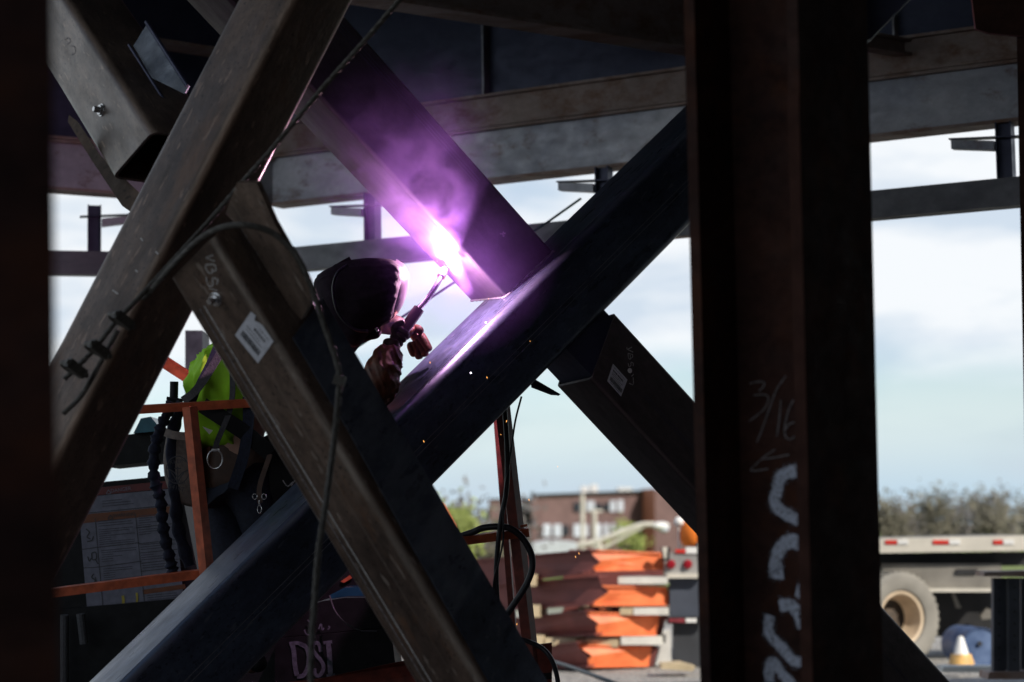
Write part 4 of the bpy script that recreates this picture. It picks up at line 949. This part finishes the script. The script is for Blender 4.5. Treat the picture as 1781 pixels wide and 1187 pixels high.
for s in ([(150, 920), (156, 926), (152, 934), (158, 938)], [(152, 942), (160, 940), (163, 933)], [(153, 968), (156, 976), (160, 970)], [(160, 962), (167, 961), (168, 972), (161, 973), (160, 962)], [(166, 972), (171, 981)], [(164, 998), (160, 1004), (166, 1010), (161, 1018)], [(166, 1004), (170, 1018)]): stroke(bm, s, .006, c0, PN, .007)
obj('pictograms', bm, M_ink, board, smooth=0)
bm = bmesh.new()
for x, y in ((214, 1045), (238, 1040)): stroke(bm, [(x, y - 9), (x + 1, y), (x, y + 9)], .014 if x < 220 else .01, c0, PN, .007)
obj('yellow_symbol', bm, plain('faded_yellow', (.30, .24, .03), .6), board, smooth=0)
# tool box with white painted letters
tb = thing('tool_box', 'black tool box with big worn white painted serif letters at the bottom edge', 'tool box', at(590, 1187, 9.3))
bm = bmesh.new(); pxprism(bm, [(478, 1112), (680, 1092), (700, 1260), (478, 1260)], 9.3, .5); obj('box_body', bm, M_black, tb, bevel=.01)
bm = bmesh.new(); pxprism(bm, [(500, 1066), (560, 1046), (600, 1040), (680, 1040), (680, 1090), (480, 1110)], 9.34, .45); obj('box_lid', bm, M_black, tb, bevel=.01)
Pt = at(540, 1150, 9.3); nT = -FW
M_let = plain('worn_white_letters', (.09, .095, .12), .8, 0, .4, 60)
def zd(pts): return [(490 + x / 9.345, 1060 + y / 9.345) for x, y in pts]
for nm, ss in (('letter_d', [([(170, 560), (200, 700), (215, 900), (250, 1080)], .022), ([(125, 560), (260, 548), (390, 590)], .017), ([(300, 560), (400, 620), (440, 760), (430, 920), (390, 1020), (340, 1080), (250, 1090)], .02)]),
               ('letter_s', [([(640, 690), (620, 600), (580, 545), (520, 560), (500, 640), (560, 740), (640, 830), (680, 920), (660, 1020), (600, 1080), (545, 1050), (530, 960)], .018)]),
               ('letter_i', [([(755, 540), (775, 700), (785, 900), (795, 1060)], .024), ([(680, 545), (820, 525)], .014), ([(730, 1080), (865, 1065)], .014)])):
    bm = bmesh.new()
    for s, wd in ss: stroke(bm, zd(s), wd, Pt, nT, .004)
    obj('painted_letter', bm, M_let, tb, smooth=0)
bm = bmesh.new()
for s in ([(420, 170), (470, 210)], [(370, 330), (400, 400), (460, 410), (480, 350)], [(600, 320), (640, 240), (660, 330), (690, 300)], [(750, 330), (780, 290), (760, 270)]): stroke(bm, zd(s), .007, at(540, 1090, 9.33), nT, .004)
obj('painted_squiggle', bm, M_let, tb, smooth=0)
# blue hood with hanging wire
hd = thing('blue_hood', 'small glossy dark blue hood with a hanging wire, just above the tool box', 'equipment hood', at(620, 1060, 9.6))
bm = bmesh.new(); pxprism(bm, [(572, 1036), (600, 1022), (650, 1022), (690, 1040), (690, 1058), (578, 1058)], 9.55, .3); obj('cover', bm, plain('blue_gloss', (.012, .06, .10), .2, 0, .3, 8), hd, bevel=.01)
bm = bmesh.new(); pxprism(bm, [(540, 1060), (570, 1010), (600, 985), (640, 960), (740, 950), (760, 1120), (540, 1120)], 9.9, .4); obj('engine_cover', bm, M_black, hd, bevel=.02)
bm = bmesh.new(); pxprism(bm, [(592, 1012), (608, 1001), (612, 1006), (598, 1014)], 9.88, .03); obj('orange_decal', bm, M_orange, hd, smooth=0)
bm = bmesh.new(); sweep(bm, pathpx([(573, 1036, 9.25), (584, 1065, 9.22), (604, 1086, 9.22), (628, 1097, 9.22), (655, 1098, 9.22)], 6), .0035, 6); obj('wire', bm, M_web, hd)

# hoses on the right post
def hose(label, pts, r, nm='cable', mat=M_rubber):
    bm = bmesh.new(); sweep(bm, pathpx(pts, 8), r, 10); return tag(obj(nm, bm, mat, None, smooth=70), label, 'cable')
hose('thick black hose looping over the end of the orange mid rail', [(798, 934, 8.92), (822, 926, 8.9), (843, 918, 8.88), (878, 917, 8.87), (903, 930, 8.87), (922, 958, 8.87), (926, 985, 8.87), (918, 1012, 8.87), (900, 1042, 8.87), (875, 1078, 8.9), (850, 1110, 9.0)], .015, 'welding_hose')
hose('black cable hanging straight down along the red post', [(876, 690, 8.86), (882, 780, 8.86), (881, 850, 8.86), (872, 900, 8.85), (866, 950, 8.85), (863, 1000, 8.86), (866, 1060, 8.88)], .0115, 'power_cable')
hose('thin black wire curving in the open sky beside the red post', [(907, 690, 8.9), (896, 734, 8.88), (888, 790, 8.86), (880, 838, 8.85), (877, 870, 8.85), (875, 905, 8.84), (875, 940, 8.84), (868, 975, 8.84), (860, 1005, 8.85), (858, 1030, 8.86)], .0045, 'thin_wire')
hose('black cable arching down at the foot of the red post', [(900, 1112, 8.85), (915, 1115, 8.85), (940, 1126, 8.85), (956, 1142, 8.84), (966, 1165, 8.84), (972, 1200, 8.84), (974, 1260, 8.84)], .011, 'power_cable')
hose('long cable running away over the gravel behind the red post', [(946, 1147, 17), (985, 1158, 16), (1040, 1178, 15), (1100, 1200, 14.5)], .016, 'ground_cable')

# ------------------------------------------------------------------ yard behind: stack of orange beams
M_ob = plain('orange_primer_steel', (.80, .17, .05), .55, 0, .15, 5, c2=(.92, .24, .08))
M_ob2 = plain('shaded_maroon_steel', (.17, .048, .042), .6, 0, .2, 5)  # maroon holds the shade of the stack's left faces in its colour
M_tim = plain('pale_timber', (.52, .42, .27), .8, 0, .2, 6)
M_tim2 = plain('white_timber', (.7, .68, .62), .8, 0, .15, 6)
lay = [((820, 975), (1026, 957), (1014, 996), (820, 1022), (1030, 958, 1150, 963, 1156, 990, 1036, 993)),
       ((820, 1022), (1041, 1003), (1022, 1052), (820, 1066), (1040, 1020, 1160, 1022, 1163, 1052, 1030, 1053)),
       ((860, 1080), (1018, 1063), (1034, 1104), (870, 1110), (1022, 1066, 1147, 1070, 1142, 1104, 1036, 1105)),
       ((880, 1131), (1003, 1118), (1020, 1160), (880, 1163), (1008, 1122, 1134, 1126, 1128, 1158, 1024, 1160))]
lnames = ('top', 'second', 'third', 'bottom')
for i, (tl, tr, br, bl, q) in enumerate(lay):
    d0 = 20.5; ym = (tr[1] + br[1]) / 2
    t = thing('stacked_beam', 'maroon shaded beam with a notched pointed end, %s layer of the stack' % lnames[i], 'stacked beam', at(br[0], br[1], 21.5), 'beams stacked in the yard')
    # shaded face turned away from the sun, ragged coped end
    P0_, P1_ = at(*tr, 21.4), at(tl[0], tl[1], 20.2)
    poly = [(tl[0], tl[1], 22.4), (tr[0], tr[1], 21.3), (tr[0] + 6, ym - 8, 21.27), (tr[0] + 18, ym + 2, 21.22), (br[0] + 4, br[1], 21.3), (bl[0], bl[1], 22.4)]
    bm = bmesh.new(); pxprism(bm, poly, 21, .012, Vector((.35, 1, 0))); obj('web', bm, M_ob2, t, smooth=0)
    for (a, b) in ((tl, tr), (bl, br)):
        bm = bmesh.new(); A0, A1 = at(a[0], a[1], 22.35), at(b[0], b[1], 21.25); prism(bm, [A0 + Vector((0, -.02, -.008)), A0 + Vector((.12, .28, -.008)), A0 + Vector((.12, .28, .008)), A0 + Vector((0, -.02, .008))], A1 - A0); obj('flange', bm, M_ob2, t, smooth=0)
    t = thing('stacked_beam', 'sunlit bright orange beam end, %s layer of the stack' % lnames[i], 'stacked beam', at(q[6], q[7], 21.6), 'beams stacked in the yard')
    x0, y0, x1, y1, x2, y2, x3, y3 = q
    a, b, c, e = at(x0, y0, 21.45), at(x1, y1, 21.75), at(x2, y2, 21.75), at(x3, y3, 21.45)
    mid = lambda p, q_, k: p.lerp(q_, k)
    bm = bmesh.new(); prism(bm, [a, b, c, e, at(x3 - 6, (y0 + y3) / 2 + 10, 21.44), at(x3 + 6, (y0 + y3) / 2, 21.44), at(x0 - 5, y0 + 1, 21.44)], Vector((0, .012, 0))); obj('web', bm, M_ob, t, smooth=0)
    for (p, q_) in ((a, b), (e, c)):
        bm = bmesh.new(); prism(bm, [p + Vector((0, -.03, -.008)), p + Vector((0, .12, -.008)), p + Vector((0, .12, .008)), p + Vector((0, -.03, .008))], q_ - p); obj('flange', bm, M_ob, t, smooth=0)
    bm = bmesh.new(); pxprism(bm, [(x0 - 40, y0 - 2), (x1, y1 - 2), (x2, y2 + (28 if i < 3 else 2)), (x3 - 60, y3 + (28 if i < 3 else 2))], 22.3, .1); obj('gap_shade', bm, M_ob2, t, smooth=0)  # dark sheet added behind, standing for the shade in the gaps
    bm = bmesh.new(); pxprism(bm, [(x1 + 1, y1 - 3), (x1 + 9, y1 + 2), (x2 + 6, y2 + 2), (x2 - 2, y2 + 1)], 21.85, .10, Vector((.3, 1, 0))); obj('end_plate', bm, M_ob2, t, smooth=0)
tm = [(1075, 1004, 1160, 1016, 1), (908, 1000, 930, 1020, 0), (1078, 1058, 1100, 1070, 0), (1102, 1058, 1160, 1070, 1), (915, 1053, 938, 1074, 0), (921, 1106, 945, 1124, 0), (948, 1110, 1003, 1123, 0), (1010, 1113, 1075, 1126, 0), (1080, 1108, 1148, 1122, 1), (1006, 1056, 1014, 1066, 0), (1042, 1055, 1052, 1066, 0)]
lab = ['pale grey spacer timber under the top orange beam', 'short sunlit yellow block under the top maroon beam', 'short yellow spacer block under the second orange beam', 'grey spacer timber under the second orange beam, beside the yellow block', 'square sunlit block under the second maroon beam',
       'sunlit block under the third maroon beam, at its left', 'long yellow timber under the third maroon beam', 'long yellow timber lying on the bottom orange beam', 'white painted timber at the right end above the bottom orange beam', 'tiny block at the tip of the second maroon beam', 'small upright block between second and third orange beams']
for (x0, y0, x1, y1, k), lb in zip(tm, lab):
    bm = bmesh.new(); pxprism(bm, rectp(x0, y0, x1, y1), 21.55, .5, Vector((.2, 1, 0))); tag(obj('spacer_timber', bm, (M_tim, M_tim2)[k], None, bevel=.008), lb, 'timber', 'spacer timbers in the stack')
bm = bmesh.new(); pxprism(bm, [(1150, 1098), (1166, 1096), (1168, 1158), (1140, 1158), (1148, 1128)], 22.2, .25); tag(obj('white_board', bm, M_white, None, bevel=.01), 'white board leaning upright between the orange stack and the trailer', 'board').name = 'board'

# ------------------------------------------------------------------ flatbed trailer
D_ = 21.7
tr = thing('flatbed_trailer', 'long pale flatbed trailer with red and white reflector strips and big dusty tyre', 'trailer', at(1560, 1156, D_))
M_pale = plain('dusty_cream_paint', (.62, .58, .50), .7, 0, .15, 3); M_grey = plain('dusty_grey_metal', (.21, .195, .17), .7, 0, .25, 3); M_dk = plain('dark_chassis', (.02, .02, .022), .8, 0, .4, 3)
M_tyre = plain('dusty_tyre', (.25, .235, .205), .9, 0, .15, 4); M_rim = plain('cream_rim', (.60, .47, .33), .5, 0, .2, 4)
def tp(name, poly, d, th, mat, bevel=.01, parent=None): 
    bm = bmesh.new(); pxprism(bm, poly, d, th); return obj(name, bm, mat, parent or tr, bevel=bevel)
tp('deck_edge', [(1216, 944), (1820, 931), (1820, 957), (1216, 968)], D_, .08, M_pale)
bm = bmesh.new(); prism(bm, [at(1216, 945, D_ + .085), at(1820, 932, D_ + .085), at(1820, 932, D_ + .085) + Vector((0, 2.3, 0)), at(1216, 945, D_ + .085) + Vector((0, 2.3, 0))], Vector((0, 0, -.06))); obj('deck', bm, M_grey, tr, smooth=0)
for x0, x1 in ((1540, 1560), (1623, 1650), (1728, 1744), (1440, 1462), (1350, 1370)):
    tp('red_reflector', rectp(x0, 940, x1, 947), D_ - .012, .01, M_red, 0); tp('white_reflector', rectp(x1 + 1, 939, x1 + 20, 947), D_ - .012, .01, M_white, 0)
tp('frame_rail', [(1216, 966), (1820, 960), (1820, 984), (1216, 990)], D_ + .3, .15, M_dk)
tp('side_box', rectp(1535, 981, 1742, 1030), D_ + .15, .6, M_grey); tp('side_box_lip', rectp(1535, 1024, 1742, 1030), D_ + .1, .04, M_pale)
tp('box_slot', rectp(1664, 990, 1700, 998), D_ + .12, .04, M_dk); tp('under_frame', rectp(1216, 1026, 1820, 1108), D_ + .75, .9, M_dk)
tp('hose_loop', [(1660, 1032), (1668, 1050), (1672, 1058), (1664, 1058), (1656, 1034)], D_ + .4, .03, M_grey)
tp('bogie_bit', [(1706, 1070), (1716, 1058), (1726, 1062), (1730, 1076), (1708, 1078)], D_ + .5, .1, M_grey)
wc = at(1563, 1076, D_ - .05); wax = Vector((.50, -1, .0)).normalized(); RW = .505
Mx = axmat(wc, wax)
bm = bmesh.new(); lathe(bm, [(RW * .58, .02), (RW * .62, .07), (RW * .75, .10), (RW * .93, .09), (RW, .04), (RW, -.16), (RW * .93, -.2), (RW * .6, -.17), (RW * .57, -.1)], Mx, 48)
for k in range(40):
    a = 2 * math.pi * k / 40; box(bm, Mx @ Vector((RW * 1.0 * math.cos(a), RW * math.sin(a), -.05)), .02, .03, .2, Mx.to_3x3() @ Matrix.Rotation(a, 3, 'Z'))
ty = obj('tyre', bm, M_tyre, tr)
bm = bmesh.new(); lathe(bm, [(RW * .40, -.16), (RW * .47, -.10), (RW * .5, -.02), (RW * .53, .045), (RW * .59, .05), (RW * .6, .02)], Mx, 40); obj('rim', bm, M_rim, tr)
bm = bmesh.new(); lathe(bm, [(.001, -.14), (RW * .2, -.15), (RW * .24, -.19), (RW * .42, -.2)], Mx, 24); obj('hub', bm, plain('dark_hub', (.07, .05, .035), .7), tr)
w2_ = Mx @ Vector((0, 0, -.1)); 
# rear end with lamps and mud flaps
tp('rear_panel', rectp(1156, 962, 1222, 1006), D_ - .1, .1, plain('rear_grey', (.34, .33, .32), .6, 0, .2, 3)); tp('rear_lip', rectp(1160, 998, 1222, 1006), D_ - .13, .03, M_pale)
for x in (1167, 1196):
    bm = bmesh.new(); lathe(bm, [(.001, .04), (.035, .035), (.048, .015), (.052, 0)], axmat(at(x, 982, D_ - .11), -FW), 20); obj('tail_lamp', bm, plain('dark_red_lens', (.28, .01, .02), .25, 0, .1, 5), tr)
tp('marker_strip', rectp(1175, 956, 1192, 962), D_ - .12, .03, M_red, 0); tp('marker_strip', rectp(1193, 952, 1222, 963), D_ - .12, .03, M_white, 0)
tp('stake', [(1150, 952), (1166, 952), (1164, 976), (1152, 976)], D_ - .2, .05, M_dk); tp('stake_cap', [(1152, 952), (1161, 952), (1159, 972), (1155, 972)], D_ - .23, .03, M_pale)
M_flap = plain('slate_mud_flap', (.055, .065, .09), .7, 0, .15, 4)
tp('mud_flap', rectp(1165, 1006, 1224, 1074), D_ - .02, .03, M_flap); tp('mud_flap', rectp(1170, 1085, 1228, 1160), D_ + .05, .03, plain('black_mud_flap', (.035, .038, .045), .7, 0, .2, 4))
tp('bumper_bar', rectp(1160, 1073, 1226, 1086), D_ - .06, .06, M_dk); tp('bumper_red', rectp(1164, 1076, 1191, 1083), D_ - .075, .012, plain('dull_red_strip', (.22, .03, .04), .5), 0); tp('bumper_white', rectp(1193, 1076, 1212, 1083), D_ - .075, .012, M_white, 0)
# orange bundle with pale parts, standing in for a bending worker
bm = bmesh.new(); lathe(bm, [(.01, 0), (.15, .0), (.19, .08), (.18, .2), (.12, .30), (.04, .35)], axmat(at(1212, 950, 22.3), (0, 0, 1)), 24, True)
t = tag(obj('orange_shape', bm, plain('orange_cloth', (.9, .22, .02), .8, 0, .1, 4), None), 'bright orange rounded shape on the trailer bed end, left of the broad column', 'shape'); t.name = 'shape'
bm = bmesh.new(); pxprism(bm, [(1188, 912), (1196, 920), (1202, 944), (1190, 944), (1185, 926)], 22.3, .12); tag(obj('lump', bm, plain('dusty_rose_cloth', (.20, .09, .08), .8), None, bevel=.02), 'small dark rosy lump against the orange shape', 'lump')
bm = bmesh.new(); bmesh.ops.create_icosphere(bm, subdivisions=2, radius=.06); bmesh.ops.transform(bm, matrix=Matrix.Translation(at(1181, 908, 22.3)), verts=bm.verts); sweep(bm, [at(1181, 908, 22.3), at(1181, 955, 22.3)], .012, 6); tag(obj('white_piece', bm, M_white, None), 'round white piece on a short stem beside the rosy sack', 'pole')

# cone, drum and steel stub at the right
t = thing('traffic_cone', 'white cone on a pale orange base standing in front of the blue drum', 'cone', at(1672, 1160, 20))
bm = bmesh.new(); lathe(bm, [(.11, 0), (.09, .02), (.028, .24), (.001, .25)], axmat(at(1672, 1150, 20), (0, 0, 1)), 20); obj('cone_body', bm, M_white, t)
bm = bmesh.new(); lathe(bm, [(.13, -.03), (.12, .0), (.098, .07), (.09, .07)], axmat(at(1672, 1150, 20), (0, 0, 1)), 20); obj('base', bm, plain('pale_orange', (.8, .45, .15), .6), t)
t = thing('steel_drum', 'blue drum lying on its side with a dark bung in its scuffed end', 'drum', at(1708, 1160, 20.6))
bm = bmesh.new(); Mx = axmat(at(1706, 1126, 20.6), (.15, -1, 0)); lathe(bm, [(.001, 0), (.18, 0), (.20, .02), (.205, .0), (.2, -.03), (.2, -.3), (.205, -.32), (.2, -.35), (.2, -.62), (.001, -.62)], Mx, 32); obj('shell', bm, plain('scuffed_blue', (.03, .08, .22), .5, 0, .4, 5, c2=(.12, .18, .32)), t)
bm = bmesh.new(); lathe(bm, [(.001, .012), (.024, .012), (.026, 0)], axmat(at(1704, 1120, 20.58), (.15, -1, 0)), 14); obj('bung', bm, M_dk, t)
t = thing('steel_stub', 'dark drilled steel stub post under a brown cap plate at the right edge', 'steel post', at(1755, 1172, 15))
for x0, x1, dd in ((1728, 1748, 15), (1748, 1752, 15.1), (1755, 1774, 14.95), (1776, 1800, 15.1)):
    bm = bmesh.new(); pxprism(bm, rectp(x0, 1006, x1, 1168), dd, .08 if x1 - x0 > 6 else .03); obj('flange' if x1 - x0 > 6 else 'web', bm, plain('slate_steel', (.05, .055, .07), .6, 0, .3, 6), t, bevel=.003)
bm = bmesh.new(); pxprism(bm, [(1712, 995), (1800, 993), (1800, 1004), (1712, 1003)], 14.9, .3); obj('cap_plate', bm, M_beam_brown, t, bevel=.003)
bm = bmesh.new(); pxprism(bm, [(1720, 1170), (1800, 1168), (1800, 1182), (1718, 1182)], 14.9, .3); obj('base_plate', bm, M_beam_brown, t, bevel=.003)
for k in range(7):
    for x in (1738, 1765):
        bm = bmesh.new(); lathe(bm, [(.001, 0), (.009, 0), (.01, -.004)], axmat(at(x, 1022 + 21 * k, 14.9 if x > 1750 else 14.97), -FW), 10); obj('bolt_hole', bm, M_dk, t)
tp_ = [(1560, 1158, 1600, 1166), (1640, 1160, 1755, 1170)]
for i, (x0, y0, x1, y1) in enumerate(tp_[1:]):
    bm = bmesh.new(); pxprism(bm, rectp(x0, y0, x1, y1), 17.5, .25); tag(obj('ground_timber', bm, M_tim2, None, bevel=.01), 'long pale timber lying on the gravel under the cone and the drum', 'timber')
bm = bmesh.new(); pxprism(bm, [(1150, 1155), (1185, 1153), (1210, 1160), (1205, 1168), (1150, 1164)], 20.5, .3); tag(obj('rubble_board', bm, M_tim, None, bevel=.01), 'low broken board on the gravel under the trailer rear end', 'board')
# orange machine sliver at the left of the view
bm = bmesh.new(); pxprism(bm, [(748, 868), (770, 878), (790, 915), (788, 930), (748, 930)], 26, .6); tag(obj('machine_hood', bm, plain('machine_orange', (.8, .16, .03), .5, 0, .1, 2), None, bevel=.05), 'orange machine hood peeping out right of the dark brace before the green trees', 'machine')

# ------------------------------------------------------------------ brick building
M_brick = plain('shaded_brown_brick', (.15, .09, .085), .85, 0, .2, .6); M_brick2 = plain('sunlit_orange_brick', (.42, .17, .10), .85, 0, .15, .6)  # one brick in two colours: shade put into the brown, sunlight into the orange
M_glass = plain('pale_window_blind', (.52, .55, .62), .35, 0, .2, .4); M_glassd = plain('dark_window_glass', (.03, .035, .05), .15, 0, .3, .4)
DB = 280.0
bd = thing('brick_building', 'long brown brick school like building with a flat roof far behind the yard', 'building', at(1010, 985, DB))
fdir = Vector((-.35, 1, 0))          # main front looks a little away from the sun
def wall(name, x0, y0, x1, y1, d0, d1, dep, mat):
    bm = bmesh.new(); prism(bm, [at(x0, y0, d0), at(x1, y1, d1), at(x1, 985, d1), at(x0, 985, d0)], Vector((0, dep, 0))); return obj(name, bm, mat, bd, smooth=0)
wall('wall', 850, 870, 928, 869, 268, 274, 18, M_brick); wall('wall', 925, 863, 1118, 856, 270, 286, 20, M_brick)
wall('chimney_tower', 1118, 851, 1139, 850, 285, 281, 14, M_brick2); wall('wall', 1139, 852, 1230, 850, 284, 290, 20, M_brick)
for (x0, y0, x1, y1) in ((850, 868, 929, 870), (924, 860, 1119, 863)):
    bm = bmesh.new(); dd = 268 if x0 == 850 else 269.5; d2 = 274 if x0 == 850 else 285.5
    prism(bm, [at(x0 - 1, y0, dd - .4), at(x1, y0 - (1 if x0 == 850 else 7), d2 - .4), at(x1, y1 - (1 if x0 == 850 else 7), d2 - .4), at(x0 - 1, y1, dd - .4)], Vector((0, 3, 0))); obj('parapet', bm, M_dk, bd, smooth=0)
def fd(x):
    a, b, k = (270, 286, (x - 925) / 193) if x > 928 else (268, 274, (x - 850) / 78)
    return 1 / ((1 - k) / a + k / b)
for (x0, y0, x1, y1, k) in ((902, 875, 925, 886, 0), (905, 892, 925, 900, 1), (907, 906, 922, 930, 1), (945, 912, 958, 934, 0), (963, 912, 977, 934, 0), (980, 914, 990, 932, 1), (999, 874, 1009, 890, 1), (1020, 872, 1034, 890, 0), (1036, 876, 1046, 889, 1), (1050, 876, 1060, 889, 1), (1061, 871, 1071, 890, 0), (1075, 870, 1084, 890, 0),
                            (998, 912, 1010, 934, 0), (1016, 912, 1023, 934, 0), (1030, 911, 1046, 936, 0), (1051, 911, 1058, 936, 0), (1063, 911, 1070, 935, 0), (1074, 911, 1081, 935, 0)):
    f = bmesh.new(); prism(f, [at(x, y, fd(x) - .45) for x, y in rectp(x0, y0, x1, y1)], Vector((0, .5, 0))); wn = obj('window', f, (M_glass, M_glassd)[k], bd, smooth=0)
for (x0, y0, x1, y1) in ((1011, 846, 1024, 859), (1028, 843, 1040, 858), (1075, 848, 1100, 858)):
    f = bmesh.new(); pxprism(f, rectp(x0, y0, x1, y1), 284, 5); obj('roof_unit', f, M_white, bd, bevel=.3)
f = bmesh.new(); pxprism(f, [(925, 946), (960, 940), (1004, 944), (1004, 985), (925, 985)], 150, 8); tag(obj('low_shed', f, plain('pale_metal_roof', (.55, .58, .62), .5), None, bevel=.2), 'low pale shed in front of the brick building, above the orange stack', 'shed')
for x, y0, lb in ((1013, 860, 'taller pale pole in front of the brick building'), (1034, 886, 'shorter pale pole with a crossbar in front of the brick building')):
    f = bmesh.new(); sweep(f, [at(x, 1010, 120), at(x, y0, 120)], .13, 8)
    if x > 1030: box(f, at(x + 2, 889, 120), .9, .12, .12)
    tag(obj('utility_pole', f, M_pale, None), lb, 'pole', 'poles by the building')
# street lamp, its head at eye level because the street lies lower
t = thing('street_lamp', 'pale street lamp with a long braced arm and an oval head over the orange stack', 'street lamp', at(1040, 1120, 66))
f = bmesh.new(); sweep(f, pathpx([(1004, 949, 66), (1030, 944, 66), (1060, 934, 66), (1095, 920, 66), (1118, 913, 66), (1140, 913, 66)], 6), .085, 10); obj('arm', f, M_pale, t)
f = bmesh.new(); sweep(f, pathpx([(1044, 956, 66), (1075, 940, 66), (1100, 926, 66), (1120, 916, 66)], 6), .05, 8); obj('brace', f, M_pale, t)
f = bmesh.new(); sweep(f, [at(1041, 1200, 66), at(1041, 938, 66)], .10, 10); obj('pole', f, M_pale, t)
f = bmesh.new(); bmesh.ops.create_uvsphere(f, u_segments=20, v_segments=12, radius=1); bmesh.ops.transform(f, matrix=axmat(at(1150, 915, 66), (0, 0, 1)) @ Matrix.Diagonal((.36, .2, .13, 1)), verts=f.verts); hd_ = obj('lamp_head', f, M_white, t)
f = bmesh.new(); bmesh.ops.create_uvsphere(f, u_segments=16, v_segments=8, radius=1); bmesh.ops.transform(f, matrix=axmat(at(1155, 920, 66), (0, 0, 1)) @ Matrix.Diagonal((.2, .14, .13, 1)), verts=f.verts); obj('lens', f, M_glass, hd_)
# ------------------------------------------------------------------ trees
def tree(px, ytop, ybase, d, spread, mats, label, dens=1500, leaf=.25, bare=False, group='trees behind the yard', seed=0):
    rnd = random.Random(seed); base = at(px, ybase, d); top = at(px, ytop, d); H = (top - base).length
    t = thing('tree', label, 'tree', base, group)
    bm = bmesh.new(); tips = []
    def limb(p, dirn, ln, r, lv):
        q = [p]; dd = dirn.copy()
        for k in range(4):
            dd = (dd + Vector((rnd.uniform(-.2, .2), rnd.uniform(-.2, .2), rnd.uniform(-.02, .14)))).normalized(); q.append(q[-1] + dd * ln / 4)
        sweep(bm, q, [r * (1 - .16 * k) for k in range(5)], 5)
        tips.extend(q[2:])
        if lv < 3:
            for k in range(4 if lv else 8):
                s = q[rnd.choice((2, 3, 4) if lv else (1, 2, 3, 4))]; a = rnd.uniform(0, 6.28)
                limb(s, (dd * rnd.uniform(.4, .9) + Vector((math.cos(a), math.sin(a), rnd.uniform(.1, .7))) * .8).normalized(), ln * rnd.uniform(.34, .5), r * .5, lv + 1)
    limb(base, Vector((0, 0, 1)), H * .5, H * .02, 0)
    obj('trunk', bm, mats[0], t, smooth=50)
    bm = bmesh.new()
    for k in range(dens):
        p = rnd.choice(tips) + Vector((rnd.gauss(0, 1), rnd.gauss(0, 1), rnd.gauss(0, 1))) * leaf * (2.2 if not bare else 2.8)
        a = Vector((rnd.uniform(-1, 1), rnd.uniform(-1, 1), rnd.uniform(-1, 1))).normalized() * leaf * rnd.uniform(.4, 1.1); b = a.orthogonal().normalized() * leaf * rnd.uniform(.3, .8)
        quad(bm, [p - a, p + b, p + a, p - b])
    obj('crown', bm, mats[1], t, smooth=0)
M_bark = plain('grey_bark', (.13, .12, .11), .9, 0, .3, 2); M_olive = plain('olive_buds', (.13, .12, .085), .9, 0, .35, .3); M_spring = plain('spring_leaves', (.21, .25, .06), .8, 0, .3, .4); M_greyb = plain('grey_twigs', (.13, .12, .115), .9, 0, .3, .3)
words = ['lowest', 'broad', 'thin', 'tallest', 'ragged', 'dense', 'round', 'narrow', 'leaning', 'bushy']
for i, (x, y) in enumerate(((1555, 880), (1585, 852), (1610, 872), (1640, 838), (1668, 866), (1698, 844), (1728, 872), (1755, 840), (1785, 862), (1520, 862))):
    tree(x, y, 965, 118 + (i % 3) * 5, 0, (M_bark, M_greyb if i % 3 == 1 else M_olive), '%s leafless grey green tree above the trailer, %s of the row' % (words[i], ('third', 'fourth', 'fifth', 'sixth', 'seventh', 'eighth', 'ninth', 'tenth', 'last', 'first')[i]), 800, .20, True, seed=i)
for i, (x, y, m_, lb) in enumerate(((770, 876, M_spring, 'yellow green spring tree nearest the dark brace, left of the red post'), (806, 858, M_greyb, 'tall bare thin tree left of the red post'), (832, 900, M_olive, 'olive tree just left of the red post'), (745, 862, M_spring, 'yellow green tree half hidden by the dark brace'), (893, 838, M_greyb, 'very thin bare tree right behind the red post'))):
    tree(x, y, 985, 105 + 6 * i, 0, (M_bark, m_), lb, 1500 if m_ != M_greyb else 250, .26, m_ == M_greyb, seed=20 + i)
tree(1102, 902, 985, 140, 0, (M_bark, M_spring), 'small yellow green tree in front of the brick building', 260, .24, seed=31)
# ground cover behind the stack
bm = bmesh.new(); rnd = random.Random(5)
for k in range(9000):
    x = rnd.uniform(-30, 45); y = rnd.uniform(70, 110); tt = min(1, max(0, (y - 38) / 70)); h = -6 * tt * tt * (3 - 2 * tt)
    hh = rnd.uniform(.3, 1.3) * (1 + 1.6 * max(0, noise.noise(Vector((x * .12, y * .1, 0))))); a = rnd.uniform(0, 3.14); dx = Vector((math.cos(a), math.sin(a), 0)) * .3
    p = Vector((x, y, h)); quad(bm, [p - dx, p + dx, p + dx * .6 + Vector((0, 0, hh)), p - dx * .5 + Vector((0, 0, hh * 1.1))])
o = obj('brush', bm, M_olive, None, smooth=0); tag(o, 'low olive green brush growing behind the yard before the building', 'brush', kind='stuff')
